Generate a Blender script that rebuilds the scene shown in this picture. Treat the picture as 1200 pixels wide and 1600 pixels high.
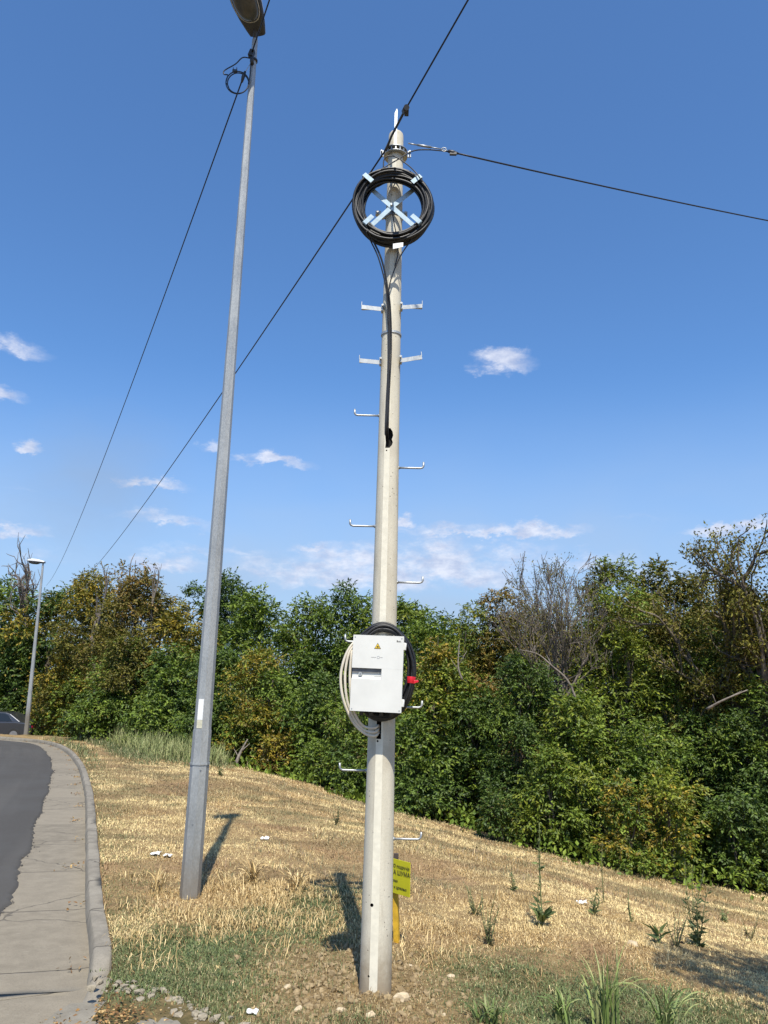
import bpy, math, random
import numpy as np
from mathutils import Vector, Matrix
for o in list(bpy.data.objects): bpy.data.objects.remove(o)
SC = bpy.context.scene
# ---------------------------------------------------------------- camera
FPX = 1202.0; PITCH = math.radians(12.85); ROLL = math.radians(1.3); CAMH = 1.7
def basis():
    f = np.array([0, math.cos(PITCH), math.sin(PITCH)]); r = np.array([1., 0, 0]); u = np.cross(r, f)
    return r*math.cos(ROLL)+u*math.sin(ROLL), u*math.cos(ROLL)-r*math.sin(ROLL), f
CR, CU, CF = basis(); CC = np.array([0, 0, CAMH])
cd = bpy.data.cameras.new('camera'); cam = bpy.data.objects.new('camera', cd); SC.collection.objects.link(cam)
cd.sensor_fit = 'VERTICAL'; cd.sensor_height = 36; cd.lens = 36*FPX/1600; cd.clip_start = .05; cd.clip_end = 5000
M = Matrix(((CR[0], CU[0], -CF[0], CC[0]), (CR[1], CU[1], -CF[1], CC[1]), (CR[2], CU[2], -CF[2], CC[2]), (0, 0, 0, 1)))
cam.matrix_world = M; SC.camera = cam
def ray(px, py): return CF+(px-600)/FPX*CR-(py-800)/FPX*CU
def at(px, py, Y):
    d = ray(px, py); return CC+d*(Y/d[1])
# ---------------------------------------------------------------- light, sky
SUN_EL = math.radians(60); SUN_AZ = math.radians(173.3)   # compass from +Y towards +X: behind the camera, a little right
sd = Vector((math.sin(SUN_AZ)*math.cos(SUN_EL), math.cos(SUN_AZ)*math.cos(SUN_EL), math.sin(SUN_EL)))
sl = bpy.data.lights.new('sun', 'SUN'); sl.energy = 5.0; sl.angle = math.radians(.53); sl.color = (1, .935, .82)
so = bpy.data.objects.new('sun', sl); SC.collection.objects.link(so); so.rotation_euler = sd.to_track_quat('Z', 'Y').to_euler()
SC.view_settings.view_transform = 'Standard'; SC.view_settings.look = 'None'; SC.view_settings.gamma = 1
SC.view_settings.exposure = 0.42
SKY_STRENGTH = .105
W = bpy.data.worlds.new('World'); SC.world = W; W.use_nodes = True
def build_world():
    nt = W.node_tree; N = nt.nodes; L = nt.links; N.clear()
    out = N.new('ShaderNodeOutputWorld'); bg = N.new('ShaderNodeBackground'); bg.inputs[1].default_value = 1
    sky = N.new('ShaderNodeTexSky'); sky.sky_type = 'NISHITA'; sky.sun_disc = False
    sky.sun_elevation = SUN_EL; sky.sun_rotation = SUN_AZ; sky.altitude = 100
    sky.air_density = 1.0; sky.dust_density = .7; sky.ozone_density = 2.6
    mul = N.new('ShaderNodeVectorMath'); mul.operation = 'MULTIPLY'
    mul.inputs[1].default_value = (SKY_STRENGTH*.75, SKY_STRENGTH*1.08, SKY_STRENGTH*1.38); L.new(sky.outputs[0], mul.inputs[0])
    tc = N.new('ShaderNodeTexCoord')
    def mth(op, a, b=None, c=None, clamp=False):
        n = N.new('ShaderNodeMath'); n.operation = op; n.use_clamp = clamp
        for i, v in enumerate((a, b, c)):
            if v is None: continue
            if isinstance(v, (int, float)): n.inputs[i].default_value = v
            else: L.new(v, n.inputs[i])
        return n.outputs[0]
    def noise(scale, detail, rough, vec, w=None):
        n = N.new('ShaderNodeTexNoise'); n.inputs['Scale'].default_value = scale; n.inputs['Detail'].default_value = detail
        n.inputs['Roughness'].default_value = rough; L.new(vec, n.inputs['Vector']); return n
    mp = N.new('ShaderNodeMapping'); mp.inputs['Scale'].default_value = (1, 1, 2.0); L.new(tc.outputs['Generated'], mp.inputs[0])
    n1 = noise(22, 9, .66, mp.outputs[0]); n2 = noise(5, 3, .5, mp.outputs[0]); n3 = noise(45, 5, .6, mp.outputs[0])
    # wobble the direction so the cloud outlines break up
    sb = N.new('ShaderNodeVectorMath'); sb.operation = 'SUBTRACT'; L.new(n1.outputs['Color'], sb.inputs[0]); sb.inputs[1].default_value = (.5, .5, .5)
    sc_ = N.new('ShaderNodeVectorMath'); sc_.operation = 'SCALE'; L.new(sb.outputs[0], sc_.inputs[0]); sc_.inputs['Scale'].default_value = .055
    ad = N.new('ShaderNodeVectorMath'); ad.operation = 'ADD'; L.new(tc.outputs['Generated'], ad.inputs[0]); L.new(sc_.outputs[0], ad.inputs[1])
    D = ad.outputs[0]
    def blob(px, py, a, b, dens):
        d = ray(px, py); k = np.linalg.norm(d); d = d/k
        e = np.array([d[1], -d[0], 0]); e /= np.linalg.norm(e); n = np.cross(e, d)
        def dot(v):
            q = N.new('ShaderNodeVectorMath'); q.operation = 'DOT_PRODUCT'; L.new(D, q.inputs[0]); q.inputs[1].default_value = tuple(v); return q.outputs['Value']
        s = FPX*k
        u = mth('MULTIPLY', dot(e), s/a); v = mth('MULTIPLY', dot(n), s/b)
        v = mth('MULTIPLY_ADD', mth('MINIMUM', v, 0), .6, v)     # flatter underside
        front = mth('GREATER_THAN', dot(d), 0)
        r = mth('SQRT', mth('ADD', mth('MULTIPLY', u, u), mth('MULTIPLY', v, v)))
        return mth('MULTIPLY', mth('MULTIPLY', mth('SUBTRACT', 1.25, r, clamp=True), dens), front)
    clouds = [(28, 545, 46, 22, .5), (10, 622, 28, 20, .55), (40, 700, 22, 13, .75), (785, 570, 50, 24, .7), (330, 700, 24, 12, .5),
              (425, 721, 66, 14, .65), (238, 755, 60, 11, .55), (20, 830, 66, 14, .5), (270, 816, 90, 13, .35), (260, 880, 66, 20, .55),
              (490, 860, 46, 13, .45), (635, 815, 18, 10, .6), (700, 828, 110, 14, .35), (845, 832, 78, 16, .75), (740, 836, 110, 10, .5), (680, 855, 60, 18, .5),
              (780, 865, 110, 20, .4), (1130, 826, 56, 11, .5), (1200, 815, 46, 16, .6), (420, 880, 70, 16, .3), (560, 905, 160, 34, .6), (640, 880, 220, 34, .55), (700, 900, 150, 40, .6), (470, 895, 120, 26, .5), (330, 860, 120, 12, .3),
              (900, 880, 120, 22, .35), (70, 870, 90, 20, .2), (1010, 806, 60, 6, .12), (1040, 900, 120, 20, .3), (30, 760, 40, 8, .15)]
    m = None
    for c in clouds:
        b = blob(*c); m = b if m is None else mth('MAXIMUM', m, b)
    tex = mth('MULTIPLY_ADD', n1.outputs['Fac'], 2.0, -.52)
    tex = mth('MAXIMUM', tex, .02)
    m = mth('MULTIPLY', m, mth('MULTIPLY_ADD', tex, 1.5, .15))
    mr = N.new('ShaderNodeMapRange'); mr.interpolation_type = 'SMOOTHSTEP'; L.new(m, mr.inputs[0])
    mr.inputs[1].default_value = .02; mr.inputs[2].default_value = .62; mr.inputs[3].default_value = 0; mr.inputs[4].default_value = .8
    cm = mr.outputs[0]
    # a low veil of thin cloud along the horizon
    sep = N.new('ShaderNodeSeparateXYZ'); L.new(tc.outputs['Generated'], sep.inputs[0]); el = sep.outputs['Z']
    veil = N.new('ShaderNodeMapRange'); veil.interpolation_type = 'SMOOTHSTEP'; L.new(el, veil.inputs[0])
    veil.inputs[1].default_value = .40; veil.inputs[2].default_value = .05; veil.inputs[3].default_value = 0; veil.inputs[4].default_value = .95
    vv = mth('MULTIPLY', veil.outputs[0], mth('MULTIPLY_ADD', n2.outputs['Fac'], 1.0, .42))
    veilm = mth('MINIMUM', vv, .88)
    def mix(fac, a, b):
        n = N.new('ShaderNodeMix'); n.data_type = 'RGBA'
        L.new(fac, n.inputs[0]); L.new(a, n.inputs[6])
        if isinstance(b, tuple): n.inputs[7].default_value = b
        else: L.new(b, n.inputs[7])
        return n.outputs[2]
    c0 = mix(veilm, mul.outputs[0], (.33, .435, .60, 1))
    cr = N.new('ShaderNodeMapRange'); L.new(n3.outputs['Fac'], cr.inputs[0]); cr.inputs[1].default_value = .35; cr.inputs[2].default_value = .65
    ccol = mix(cr.outputs[0], N.new('ShaderNodeRGB').outputs[0], (.68, .70, .78, 1))
    ccol.node.inputs[6].links[0].from_node.outputs[0].default_value = (.42, .47, .62, 1)
    c1 = mix(cm, c0, ccol)
    # faint drifting smoke low on the left
    sm = blob(160, 775, 120, 130, .85); smf = mth('MULTIPLY', mth('MULTIPLY', sm, n2.outputs['Fac']), .75)
    c2 = mix(smf, c1, (.24, .31, .42, 1))
    L.new(c2, bg.inputs[0]); L.new(bg.outputs[0], out.inputs[0])
build_world()
SC.cycles.max_bounces = 5; SC.cycles.diffuse_bounces = 3; SC.cycles.transmission_bounces = 4; SC.cycles.transparent_max_bounces = 4
SC.cycles.caustics_reflective = False; SC.cycles.caustics_refractive = False
# ---------------------------------------------------------------- helpers
rng = np.random.default_rng(7); random.seed(7)
def link(o): SC.collection.objects.link(o); return o
def mesh_np(name, verts, quads=None, tris=None, mat=None, col=None, smooth=False, uv=None, extra=None):
    verts = np.asarray(verts, np.float32); me = bpy.data.meshes.new(name); loops = []; tot = []
    if quads is not None and len(quads): quads = np.asarray(quads, np.int32); loops.append(quads.ravel()); tot.append(np.full(len(quads), 4, np.int32))
    if tris is not None and len(tris): tris = np.asarray(tris, np.int32); loops.append(tris.ravel()); tot.append(np.full(len(tris), 3, np.int32))
    lv = np.concatenate(loops); tt = np.concatenate(tot)
    me.vertices.add(len(verts)); me.vertices.foreach_set('co', verts.ravel())
    me.loops.add(len(lv)); me.loops.foreach_set('vertex_index', lv)
    me.polygons.add(len(tt)); st = np.zeros(len(tt), np.int32); st[1:] = np.cumsum(tt)[:-1]
    me.polygons.foreach_set('loop_start', st); me.polygons.foreach_set('loop_total', tt)
    me.polygons.foreach_set('use_smooth', np.full(len(tt), smooth, bool)); me.update(calc_edges=True)
    if col is not None:
        a = me.color_attributes.new('tint', 'FLOAT_COLOR', 'POINT'); c = np.ones((len(verts), 4), np.float32); c[:, :3] = col; a.data.foreach_set('color', c.ravel())
    if extra is not None:
        a = me.color_attributes.new('cover', 'FLOAT_COLOR', 'POINT'); c = np.ones((len(verts), 4), np.float32); c[:, :3] = extra; a.data.foreach_set('color', c.ravel())
    if uv is not None:
        u = me.uv_layers.new(name='UVMap'); u.data.foreach_set('uv', np.asarray(uv, np.float32)[lv].ravel())
    if mat: me.materials.append(mat)
    return me
class MB:
    def __init__(s): s.v = []; s.f = []; s.sm = []
    def add(s, vs, fs, sm=False):
        n = len(s.v); s.v += [tuple(float(c) for c in v) for v in vs]; s.f += [tuple(i+n for i in f) for f in fs]; s.sm += [sm]*len(fs); return s
    def box(s, c, size, rot=None, bev=0):
        x, y, z = [a/2 for a in size]; vs = [Vector((i*x, j*y, k*z)) for i in (-1, 1) for j in (-1, 1) for k in (-1, 1)]
        if rot is not None: vs = [rot @ v for v in vs]
        vs = [v+Vector(c) for v in vs]
        return s.add(vs, [(0, 1, 3, 2), (4, 6, 7, 5), (0, 4, 5, 1), (2, 3, 7, 6), (0, 2, 6, 4), (1, 5, 7, 3)])
    def tube(s, pts, r, n=8, cap=True, smooth=True, phase=0.):
        pts = [Vector(p) for p in pts]; rs = r if hasattr(r, '__len__') else [r]*len(pts)
        vs = []; t0 = (pts[1]-pts[0]).normalized(); a = Vector((0, 0, 1)) if abs(t0.z) < .9 else Vector((0, 1, 0)); nn = t0.cross(a).normalized()
        for i, p in enumerate(pts):
            t = (pts[min(i+1, len(pts)-1)]-pts[max(i-1, 0)])
            t = t.normalized() if t.length > 1e-9 else t0
            nn = (nn-t*nn.dot(t)); nn = nn.normalized() if nn.length > 1e-6 else t.orthogonal().normalized(); b = t.cross(nn)
            for k in range(n):
                an = 2*math.pi*k/n+phase; vs.append(p+(nn*math.cos(an)+b*math.sin(an))*rs[i])
        fs = []
        for i in range(len(pts)-1):
            for k in range(n): fs.append((i*n+k, i*n+(k+1) % n, (i+1)*n+(k+1) % n, (i+1)*n+k))
        s.add(vs, fs, smooth)
        if cap:
            m = len(pts)-1; s.f.append(tuple(len(s.v)-len(vs)+k for k in range(n))[::-1]); s.sm.append(False)
            s.f.append(tuple(len(s.v)-len(vs)+m*n+k for k in range(n))); s.sm.append(False)
        return s
    def prism(s, poly, axis_o, ux, uy, un, th):
        """polygon (2D) on origin with axes ux, uy, extruded along un by th"""
        o = Vector(axis_o); ux, uy, un = Vector(ux), Vector(uy), Vector(un); n = len(poly)
        vs = [o+ux*a+uy*b for a, b in poly]+[o+ux*a+uy*b+un*th for a, b in poly]
        return s.add(vs, [tuple(range(n))[::-1], tuple(range(n, 2*n))]+[(i, (i+1) % n, n+(i+1) % n, n+i) for i in range(n)])
    def mesh(s, name, mat, off=(0, 0, 0)):
        me = bpy.data.meshes.new(name); o = off; me.from_pydata([(v[0]-o[0], v[1]-o[1], v[2]-o[2]) for v in s.v], [], s.f)
        me.polygons.foreach_set('use_smooth', s.sm)
        if mat: me.materials.append(mat)
        me.update(); return me
def wloc(o):
    p = Vector((0, 0, 0))
    while o: p += o.location; o = o.parent
    return p
def tag(o, label, cat, group=None, kind=None):
    if label: o['label'] = label
    if cat: o['category'] = cat
    if group: o['group'] = group
    if kind: o['kind'] = kind
    return o
def thing(name, label, cat, loc, group=None):
    o = bpy.data.objects.new(name, None); link(o); o.location = Vector([float(c) for c in loc]); o.empty_display_size = .1; return tag(o, label, cat, group)
def part(name, mb, mat, parent, label=None, bevel=0, bseg=2):
    o = bpy.data.objects.new(name, mb.mesh(name, mat, wloc(parent))); link(o); o.parent = parent
    if label: o['label'] = label
    if bevel: addbevel(o, bevel, bseg)
    return o
def addbevel(o, w, seg=2):
    b = o.modifiers.new('bevel', 'BEVEL'); b.width = w; b.segments = seg; b.limit_method = 'ANGLE'; b.angle_limit = math.radians(35); b.harden_normals = False
def solo(name, mb, mat, label, cat, loc, group=None, bevel=0, kind=None):
    loc = Vector([float(c) for c in loc]); o = bpy.data.objects.new(name, mb.mesh(name, mat, loc)); link(o); o.location = loc; tag(o, label, cat, group, kind)
    if bevel: addbevel(o, bevel)
    return o
def spline(pts, n=8):
    """Catmull-Rom through pts"""
    P = [np.array(p, float) for p in pts]; P = [2*P[0]-P[1]]+P+[2*P[-1]-P[-2]]; out = []
    for i in range(1, len(P)-2):
        for k in range(n):
            t = k/n; a, b, c, d = P[i-1:i+3]
            out.append(.5*((2*b)+(-a+c)*t+(2*a-5*b+4*c-d)*t*t+(-a+3*b-3*c+d)*t**3))
    out.append(P[-2]); return out
# value noise, numpy
_tab = np.random.default_rng(3).random((256, 256))
def vn(x, y):
    xi = np.floor(x).astype(int); yi = np.floor(y).astype(int); fx = x-xi; fy = y-yi; fx = fx*fx*(3-2*fx); fy = fy*fy*(3-2*fy)
    g = lambda i, j: _tab[i % 256, j % 256]
    return (g(xi, yi)*(1-fx)+g(xi+1, yi)*fx)*(1-fy)+(g(xi, yi+1)*(1-fx)+g(xi+1, yi+1)*fx)*fy
def fbm(x, y, sc, oct=4, off=0.):
    s = 0; a = .5; t = 0
    for i in range(oct): s = s+a*vn(x*sc+off+i*17.3, y*sc+off*1.7+i*9.1); t += a; a *= .5; sc *= 2.03
    return s/t
def sstep(a, b, x): t = np.clip((x-a)/(b-a), 0, 1); return t*t*(3-2*t)
# ---------------------------------------------------------------- materials
def newmat(name):
    m = bpy.data.materials.new(name); m.use_nodes = True; nt = m.node_tree; b = nt.nodes['Principled BSDF']; return m, nt, b
def inp(nt, sock, v):
    if isinstance(v, (int, float)): sock.default_value = v
    elif isinstance(v, tuple): sock.default_value = v if len(v) == 4 or sock.type == 'VECTOR' else (*v, 1)
    else: nt.links.new(v, sock)
def nmix(nt, f, a, b, blend='MIX'):
    n = nt.nodes.new('ShaderNodeMix'); n.data_type = 'RGBA'; n.blend_type = blend; inp(nt, n.inputs[0], f); inp(nt, n.inputs[6], a); inp(nt, n.inputs[7], b); return n.outputs[2]
def nnoise(nt, scale, detail=4, rough=.55, vec=None, dist=0):
    n = nt.nodes.new('ShaderNodeTexNoise'); n.inputs['Scale'].default_value = scale; n.inputs['Detail'].default_value = detail; n.inputs['Roughness'].default_value = rough
    n.inputs['Distortion'].default_value = dist
    if vec is None:
        g = nt.nodes.new('ShaderNodeNewGeometry'); vec = g.outputs['Position']
    nt.links.new(vec, n.inputs['Vector']); return n.outputs['Fac']
def nramp(nt, f, a, b, lo=0., hi=1.):
    n = nt.nodes.new('ShaderNodeMapRange'); inp(nt, n.inputs[0], f); n.inputs[1].default_value = a; n.inputs[2].default_value = b; n.inputs[3].default_value = lo; n.inputs[4].default_value = hi; n.interpolation_type = 'SMOOTHSTEP'; return n.outputs[0]
def nmath(nt, op, a, b=0.):
    n = nt.nodes.new('ShaderNodeMath'); n.operation = op; inp(nt, n.inputs[0], a); inp(nt, n.inputs[1], b); return n.outputs[0]
def nbump(nt, b, h, strength, dist):
    n = nt.nodes.new('ShaderNodeBump'); n.inputs['Strength'].default_value = strength; n.inputs['Distance'].default_value = dist; inp(nt, n.inputs['Height'], h); nt.links.new(n.outputs[0], b.inputs['Normal'])
def simple(name, colr, rough=.6, metal=0., var=.15, scale=30, bump=0., spec=.5):
    m, nt, b = newmat(name); c = tuple(colr); f = nnoise(nt, scale, 5, .6)
    f = nramp(nt, f, .3, .7)
    inp(nt, b.inputs['Base Color'], nmix(nt, f, tuple(x*(1-var) for x in c), tuple(min(1, x*(1+var)) for x in c)))
    b.inputs['Roughness'].default_value = rough; b.inputs['Metallic'].default_value = metal; b.inputs['Specular IOR Level'].default_value = spec
    if bump: nbump(nt, b, nnoise(nt, scale*3, 4), bump, .003)
    return m
def dirt(nt, c, z0, z1, colr, amt):
    g = nt.nodes.new('ShaderNodeNewGeometry'); sp2 = nt.nodes.new('ShaderNodeSeparateXYZ'); nt.links.new(g.outputs['Position'], sp2.inputs[0]); n = nnoise(nt, 18, 5, .65)
    zz_ = nmath(nt, 'ADD', sp2.outputs[2], nmath(nt, 'MULTIPLY', n, -.28)); f = nramp(nt, zz_, z1-.14, z0-.14, 0, amt); return nmix(nt, f, c, colr)
def m_concrete():
    m, nt, b = newmat('pole_concrete'); tc = nt.nodes.new('ShaderNodeTexCoord'); mp = nt.nodes.new('ShaderNodeMapping'); nt.links.new(tc.outputs['Object'], mp.inputs[0]); mp.inputs['Scale'].default_value = (1, 1, .12)
    st = nnoise(nt, 9, 6, .65, mp.outputs[0]); bl = nnoise(nt, 2.2, 5, .6); fine = nnoise(nt, 140, 3, .6)
    c = nmix(nt, nramp(nt, st, .3, .7), (.54, .50, .395), (.65, .605, .49)); c = nmix(nt, nramp(nt, bl, .48, .70, 0, .55), c, (.36, .31, .23)); st2 = nnoise(nt, 16, 4, .6, mp.outputs[0]); c = nmix(nt, nramp(nt, st2, .58, .72, 0, .45), c, (.30, .25, .18))
    c = nmix(nt, nramp(nt, fine, .35, .6, .25, 0.), c, (.33, .30, .24))
    v = nt.nodes.new('ShaderNodeTexVoronoi'); v.inputs['Scale'].default_value = 38; g = nt.nodes.new('ShaderNodeNewGeometry'); nt.links.new(g.outputs['Position'], v.inputs['Vector'])
    sel = nramp(nt, nnoise(nt, 7, 2), .50, .56); pit = nmath(nt, 'MULTIPLY', nramp(nt, v.outputs['Distance'], .17, .08), sel)
    c = nmix(nt, pit, c, (.10, .085, .07)); c = dirt(nt, c, .02, .32, (.24, .18, .11), .75); inp(nt, b.inputs['Base Color'], c); b.inputs['Roughness'].default_value = .85
    nbump(nt, b, nmath(nt, 'SUBTRACT', nmath(nt, 'MULTIPLY', fine, .4), pit), .35, .003); return m
def m_galv(name='galvanised_steel', base=.42, metal=.55, rough=.5, sc=26):
    m, nt, b = newmat(name); v = nt.nodes.new('ShaderNodeTexVoronoi'); v.inputs['Scale'].default_value = sc*2.4; tc = nt.nodes.new('ShaderNodeTexCoord'); mp = nt.nodes.new('ShaderNodeMapping'); nt.links.new(tc.outputs['Object'], mp.inputs[0]); mp.inputs['Scale'].default_value = (1, 1, .45); nt.links.new(mp.outputs[0], v.inputs['Vector'])
    s = nt.nodes.new('ShaderNodeSeparateColor'); nt.links.new(v.outputs['Color'], s.inputs[0]); n = nnoise(nt, 5, 5, .6, mp.outputs[0])
    f = nmath(nt, 'ADD', nmath(nt, 'MULTIPLY', s.outputs[0], .22), nmath(nt, 'MULTIPLY', n, .85))
    k = base; c = nmix(nt, nramp(nt, f, .2, .8), (k*.74, k*.77, k*.77), (k*1.13, k*1.17, k*1.16))
    
    if name == 'lamp_post_zinc': c = dirt(nt, c, -.1, .55, (.20, .16, .11), .7)
    inp(nt, b.inputs['Base Color'], c); b.inputs['Metallic'].default_value = metal; inp(nt, b.inputs['Roughness'], nramp(nt, f, .2, .8, rough-.08, rough+.1)); return m
def m_leaf():
    m, nt, b = newmat('leaf'); a = nt.nodes.new('ShaderNodeAttribute'); a.attribute_name = 'tint'; out = nt.nodes['Material Output']
    inp(nt, b.inputs['Base Color'], a.outputs['Color']); b.inputs['Roughness'].default_value = .55; b.inputs['Specular IOR Level'].default_value = .22
    t = nt.nodes.new('ShaderNodeBsdfTranslucent'); h = nmix(nt, 1.0, a.outputs['Color'], (1.1, 1.25, .55), 'MULTIPLY'); nt.links.new(h, t.inputs[0])
    mx = nt.nodes.new('ShaderNodeMixShader'); mx.inputs[0].default_value = .17; nt.links.new(b.outputs[0], mx.inputs[1]); nt.links.new(t.outputs[0], mx.inputs[2]); nt.links.new(mx.outputs[0], out.inputs[0]); return m
def m_blade():
    m, nt, b = newmat('grass_blade'); a = nt.nodes.new('ShaderNodeAttribute'); a.attribute_name = 'tint'
    inp(nt, b.inputs['Base Color'], a.outputs['Color']); b.inputs['Roughness'].default_value = .6; b.inputs['Specular IOR Level'].default_value = .3; return m
def m_bark(name, c1, c2):
    m, nt, b = newmat(name); f = nnoise(nt, 14, 6, .7); inp(nt, b.inputs['Base Color'], nmix(nt, nramp(nt, f, .3, .7), c1, c2)); b.inputs['Roughness'].default_value = .9; nbump(nt, b, f, .6, .01); return m
CONC = m_concrete(); GALV = m_galv(); GALVB = m_galv('bright_zinc', .38, .7, .45, 40); LAMPST = m_galv('lamp_post_zinc', .37, .35, .5, 60)
LEAF = m_leaf(); BLADE = m_blade(); BARK = m_bark('bark', (.07, .055, .04), (.16, .135, .105)); DEADW = m_bark('dead_wood', (.12, .10, .08), (.25, .215, .175))
TWIG = m_bark('twig', (.10, .08, .065), (.2, .17, .14))
BLACK = simple('black_cable', (.010, .010, .011), .5, 0, .3, 60, spec=.5)
CABINET = simple('cabinet_white', (.66, .655, .61), .45, 0, .05, 6); CONC2 = simple('smooth_cement_face', (.68, .64, .52), .8, 0, .07, 24, .15); HOLE = simple('dark_inside', (.012, .011, .01), .95); DARKP = simple('dark_plastic', (.03, .03, .032), .5)
HOSE = simple('cream_hose', (.62, .56, .45), .5, 0, .08, 20); RED = simple('red_tape', (.62, .015, .03), .35); WHITE = simple('white_label', (.78, .78, .76), .5, 0, .04)
# ---------------------------------------------------------------- terrain
KP = np.array([(1.2, -8), (-1.3, 3.8), (-1.66, 5.35), (-2.27, 6.95), (-3.43, 10.07), (-5.24, 14.88), (-7.56, 20.58), (-10.08, 26.04), (-12.13, 29.44), (-14.2, 31.3), (-18, 33.2), (-30, 36), (-70, 40)], float)
AP = np.array([(-1.9, -8), (-2.35, 3.0), (-2.65, 5.2), (-3.02, 6.78), (-3.72, 8.74), (-5.39, 13.12), (-7.41, 18.37), (-9.39, 22.98), (-11.69, 27.64), (-13.59, 30.0), (-17.5, 32.0), (-30, 34.8), (-70, 38.8)], float)
KS = np.array(spline(KP, 14)); AS = np.array(spline(AP, 14))
def sdist(x, y, P=KS):
    x = np.asarray(x, float); y = np.asarray(y, float); best = np.full(x.shape, 1e9); sg = np.zeros(x.shape)
    Q = P[::3] if len(P) > 60 else P
    for a, b in zip(Q[:-1], Q[1:]):
        d = b-a; t = np.clip(((x-a[0])*d[0]+(y-a[1])*d[1])/(d@d), 0, 1); vx = x-a[0]-t*d[0]; vy = y-a[1]-t*d[1]; D = np.hypot(vx, vy)
        m = D < best; best = np.where(m, D, best); sg = np.where(m, np.sign(d[1]*vx-d[0]*vy), sg)
    return best*sg
def sp(w, k): return k*np.logaddexp(0, w/k)
def rz(y): return -.02*(np.clip(y, -40, 70)-5)
POLE = np.array([.012, 4.95]); 
MOUND0 = 0.
def T(x, y, q=None):
    x = np.asarray(x, float); y = np.asarray(y, float)
    if q is None: q = sdist(x, y)
    dr = -.235*sp(q-3.2, .7)+.11*sp(q-10, 1.5)+.125*sp(q-26, 2)
    w = sstep(.02, .5, q)
    bump = (fbm(x, y, .45, 3)-.5)*.16*sstep(.2, 2.5, q)+(fbm(x, y, 2.3, 3, 5)-.5)*.06*w+(fbm(x, y, 9, 2, 9)-.5)*.022*w
    md = np.exp(-(((x-POLE[0]+.05)/.55)**2+((y-POLE[1]-.0)/.6)**2)); mound = md*(MOUND0+.10*(fbm(x, y, 6, 3, 2)-.42))
    dip = -.45*sstep(33.5, 36.5, y)*sstep(-11, -14, x)
    z = rz(y)+dr+bump+mound+dip
    return np.where(q > 0, z, rz(y)-.155+dip)
def Tz(x, y): return float(T(np.array([x]), np.array([y]))[0])
MOUND0 = .005-Tz(.0, 4.85)
def gp(px, py):
    d = ray(px, py); t = np.arange(2.5, 60, .03); P = CC+d[None]*t[:, None]; z = T(P[:, 0], P[:, 1]); i = np.argmax(P[:, 2] < z)
    return P[i] if P[i, 2] < z[i] else None
def masks(x, y, q):
    """share of green grass and bare soil"""
    n = fbm(x, y, 1.1, 4, 30); n2 = fbm(x, y, 3.5, 3, 60)
    near = 1.2*sstep(6.9, 5.5, y+(n-.5)*3.4+(n2-.5)*1.6+np.abs(x+.9)*.10)*sstep(.25, -.1, x)
    right = np.exp(-(((x-1.35)/1.1)**2+((y-4.95)/.8)**2)*1.0)*1.6
    patch = np.exp(-(((x+.42)/.35)**2+((y-7.0)/.9)**2))*.9
    far = sstep(18, 23, y)*sstep(7.5, 5, q)*sstep(.6, 1.6, q)*.7*sstep(-3, -6, x)
    edge = sstep(.8, .3, q)*.35
    g = np.clip(np.maximum.reduce([near*1.05, right, patch, far, edge])*(.30+1.5*n2)-.14+.25*(n-.5), 0, 1)
    soil = np.exp(-(((x-POLE[0]+.17)/.60)**4+((y-POLE[1]-.15)/.85)**4))
    soil = np.maximum(soil, sstep(.50, .64, fbm(x*.6, y*1.2, 1.1, 5, 80))*.9*sstep(5.8, 7, y))
    soil2 = sstep(.52, .66, n2)*.5*sstep(6.2, 7, y)*sstep(3, 0, x-1)
    soil = np.clip(np.maximum(soil, soil2), 0, 1)
    g = np.clip(g, 0, 1)*(1-np.clip(np.exp(-(((x-POLE[0]+.17)/.60)**4+((y-POLE[1]-.15)/.85)**4)), 0, 1)*(.85+.25*(n2 > .5)))
    return g, soil
def axis(a, b, step, lo, hi, g=1.22):
    c = list(np.arange(a, b, step)); s = step; v = c[-1]
    while v < hi: s *= g; v += s; c.append(v)
    s = step; v = c[0]; L = []
    while v > lo: s *= g; v -= s; L.append(v)
    return np.array(L[::-1]+c)
def m_ground():
    m, nt, b = newmat('dry_ground'); a = nt.nodes.new('ShaderNodeAttribute'); a.attribute_name = 'cover'; s = nt.nodes.new('ShaderNodeSeparateColor'); nt.links.new(a.outputs['Color'], s.inputs[0])
    big = nnoise(nt, 1.3, 5, .6); med = nnoise(nt, 9, 6, .65, dist=.5); fine = nnoise(nt, 60, 5, .7); clod = nnoise(nt, 26, 4, .6)
    straw = nmix(nt, nramp(nt, med, .35, .65), (.26, .18, .08), (.46, .335, .155)); straw = nmix(nt, nramp(nt, fine, .4, .62), straw, (.24, .155, .085))
    straw = nmix(nt, nramp(nt, big, .5, .7, 0, .5), straw, (.25, .16, .095))
    soil = nmix(nt, nramp(nt, clod, .35, .65), (.17, .118, .055), (.32, .232, .115)); soil = nmix(nt, nramp(nt, fine, .45, .7, 0, .6), soil, (.13, .085, .055))
    green = nmix(nt, nramp(nt, med, .4, .6), (.06, .062, .025), (.13, .105, .05))
    c = nmix(nt, s.outputs[1], straw, soil); c = nmix(nt, nmath(nt, 'MULTIPLY', s.outputs[0], .8), c, green)
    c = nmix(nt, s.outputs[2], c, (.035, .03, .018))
    inp(nt, b.inputs['Base Color'], c); b.inputs['Roughness'].default_value = .95; b.inputs['Specular IOR Level'].default_value = .1
    nbump(nt, b, nmath(nt, 'ADD', nmath(nt, 'MULTIPLY', clod, .6), fine), .9, .02); return m
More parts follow.
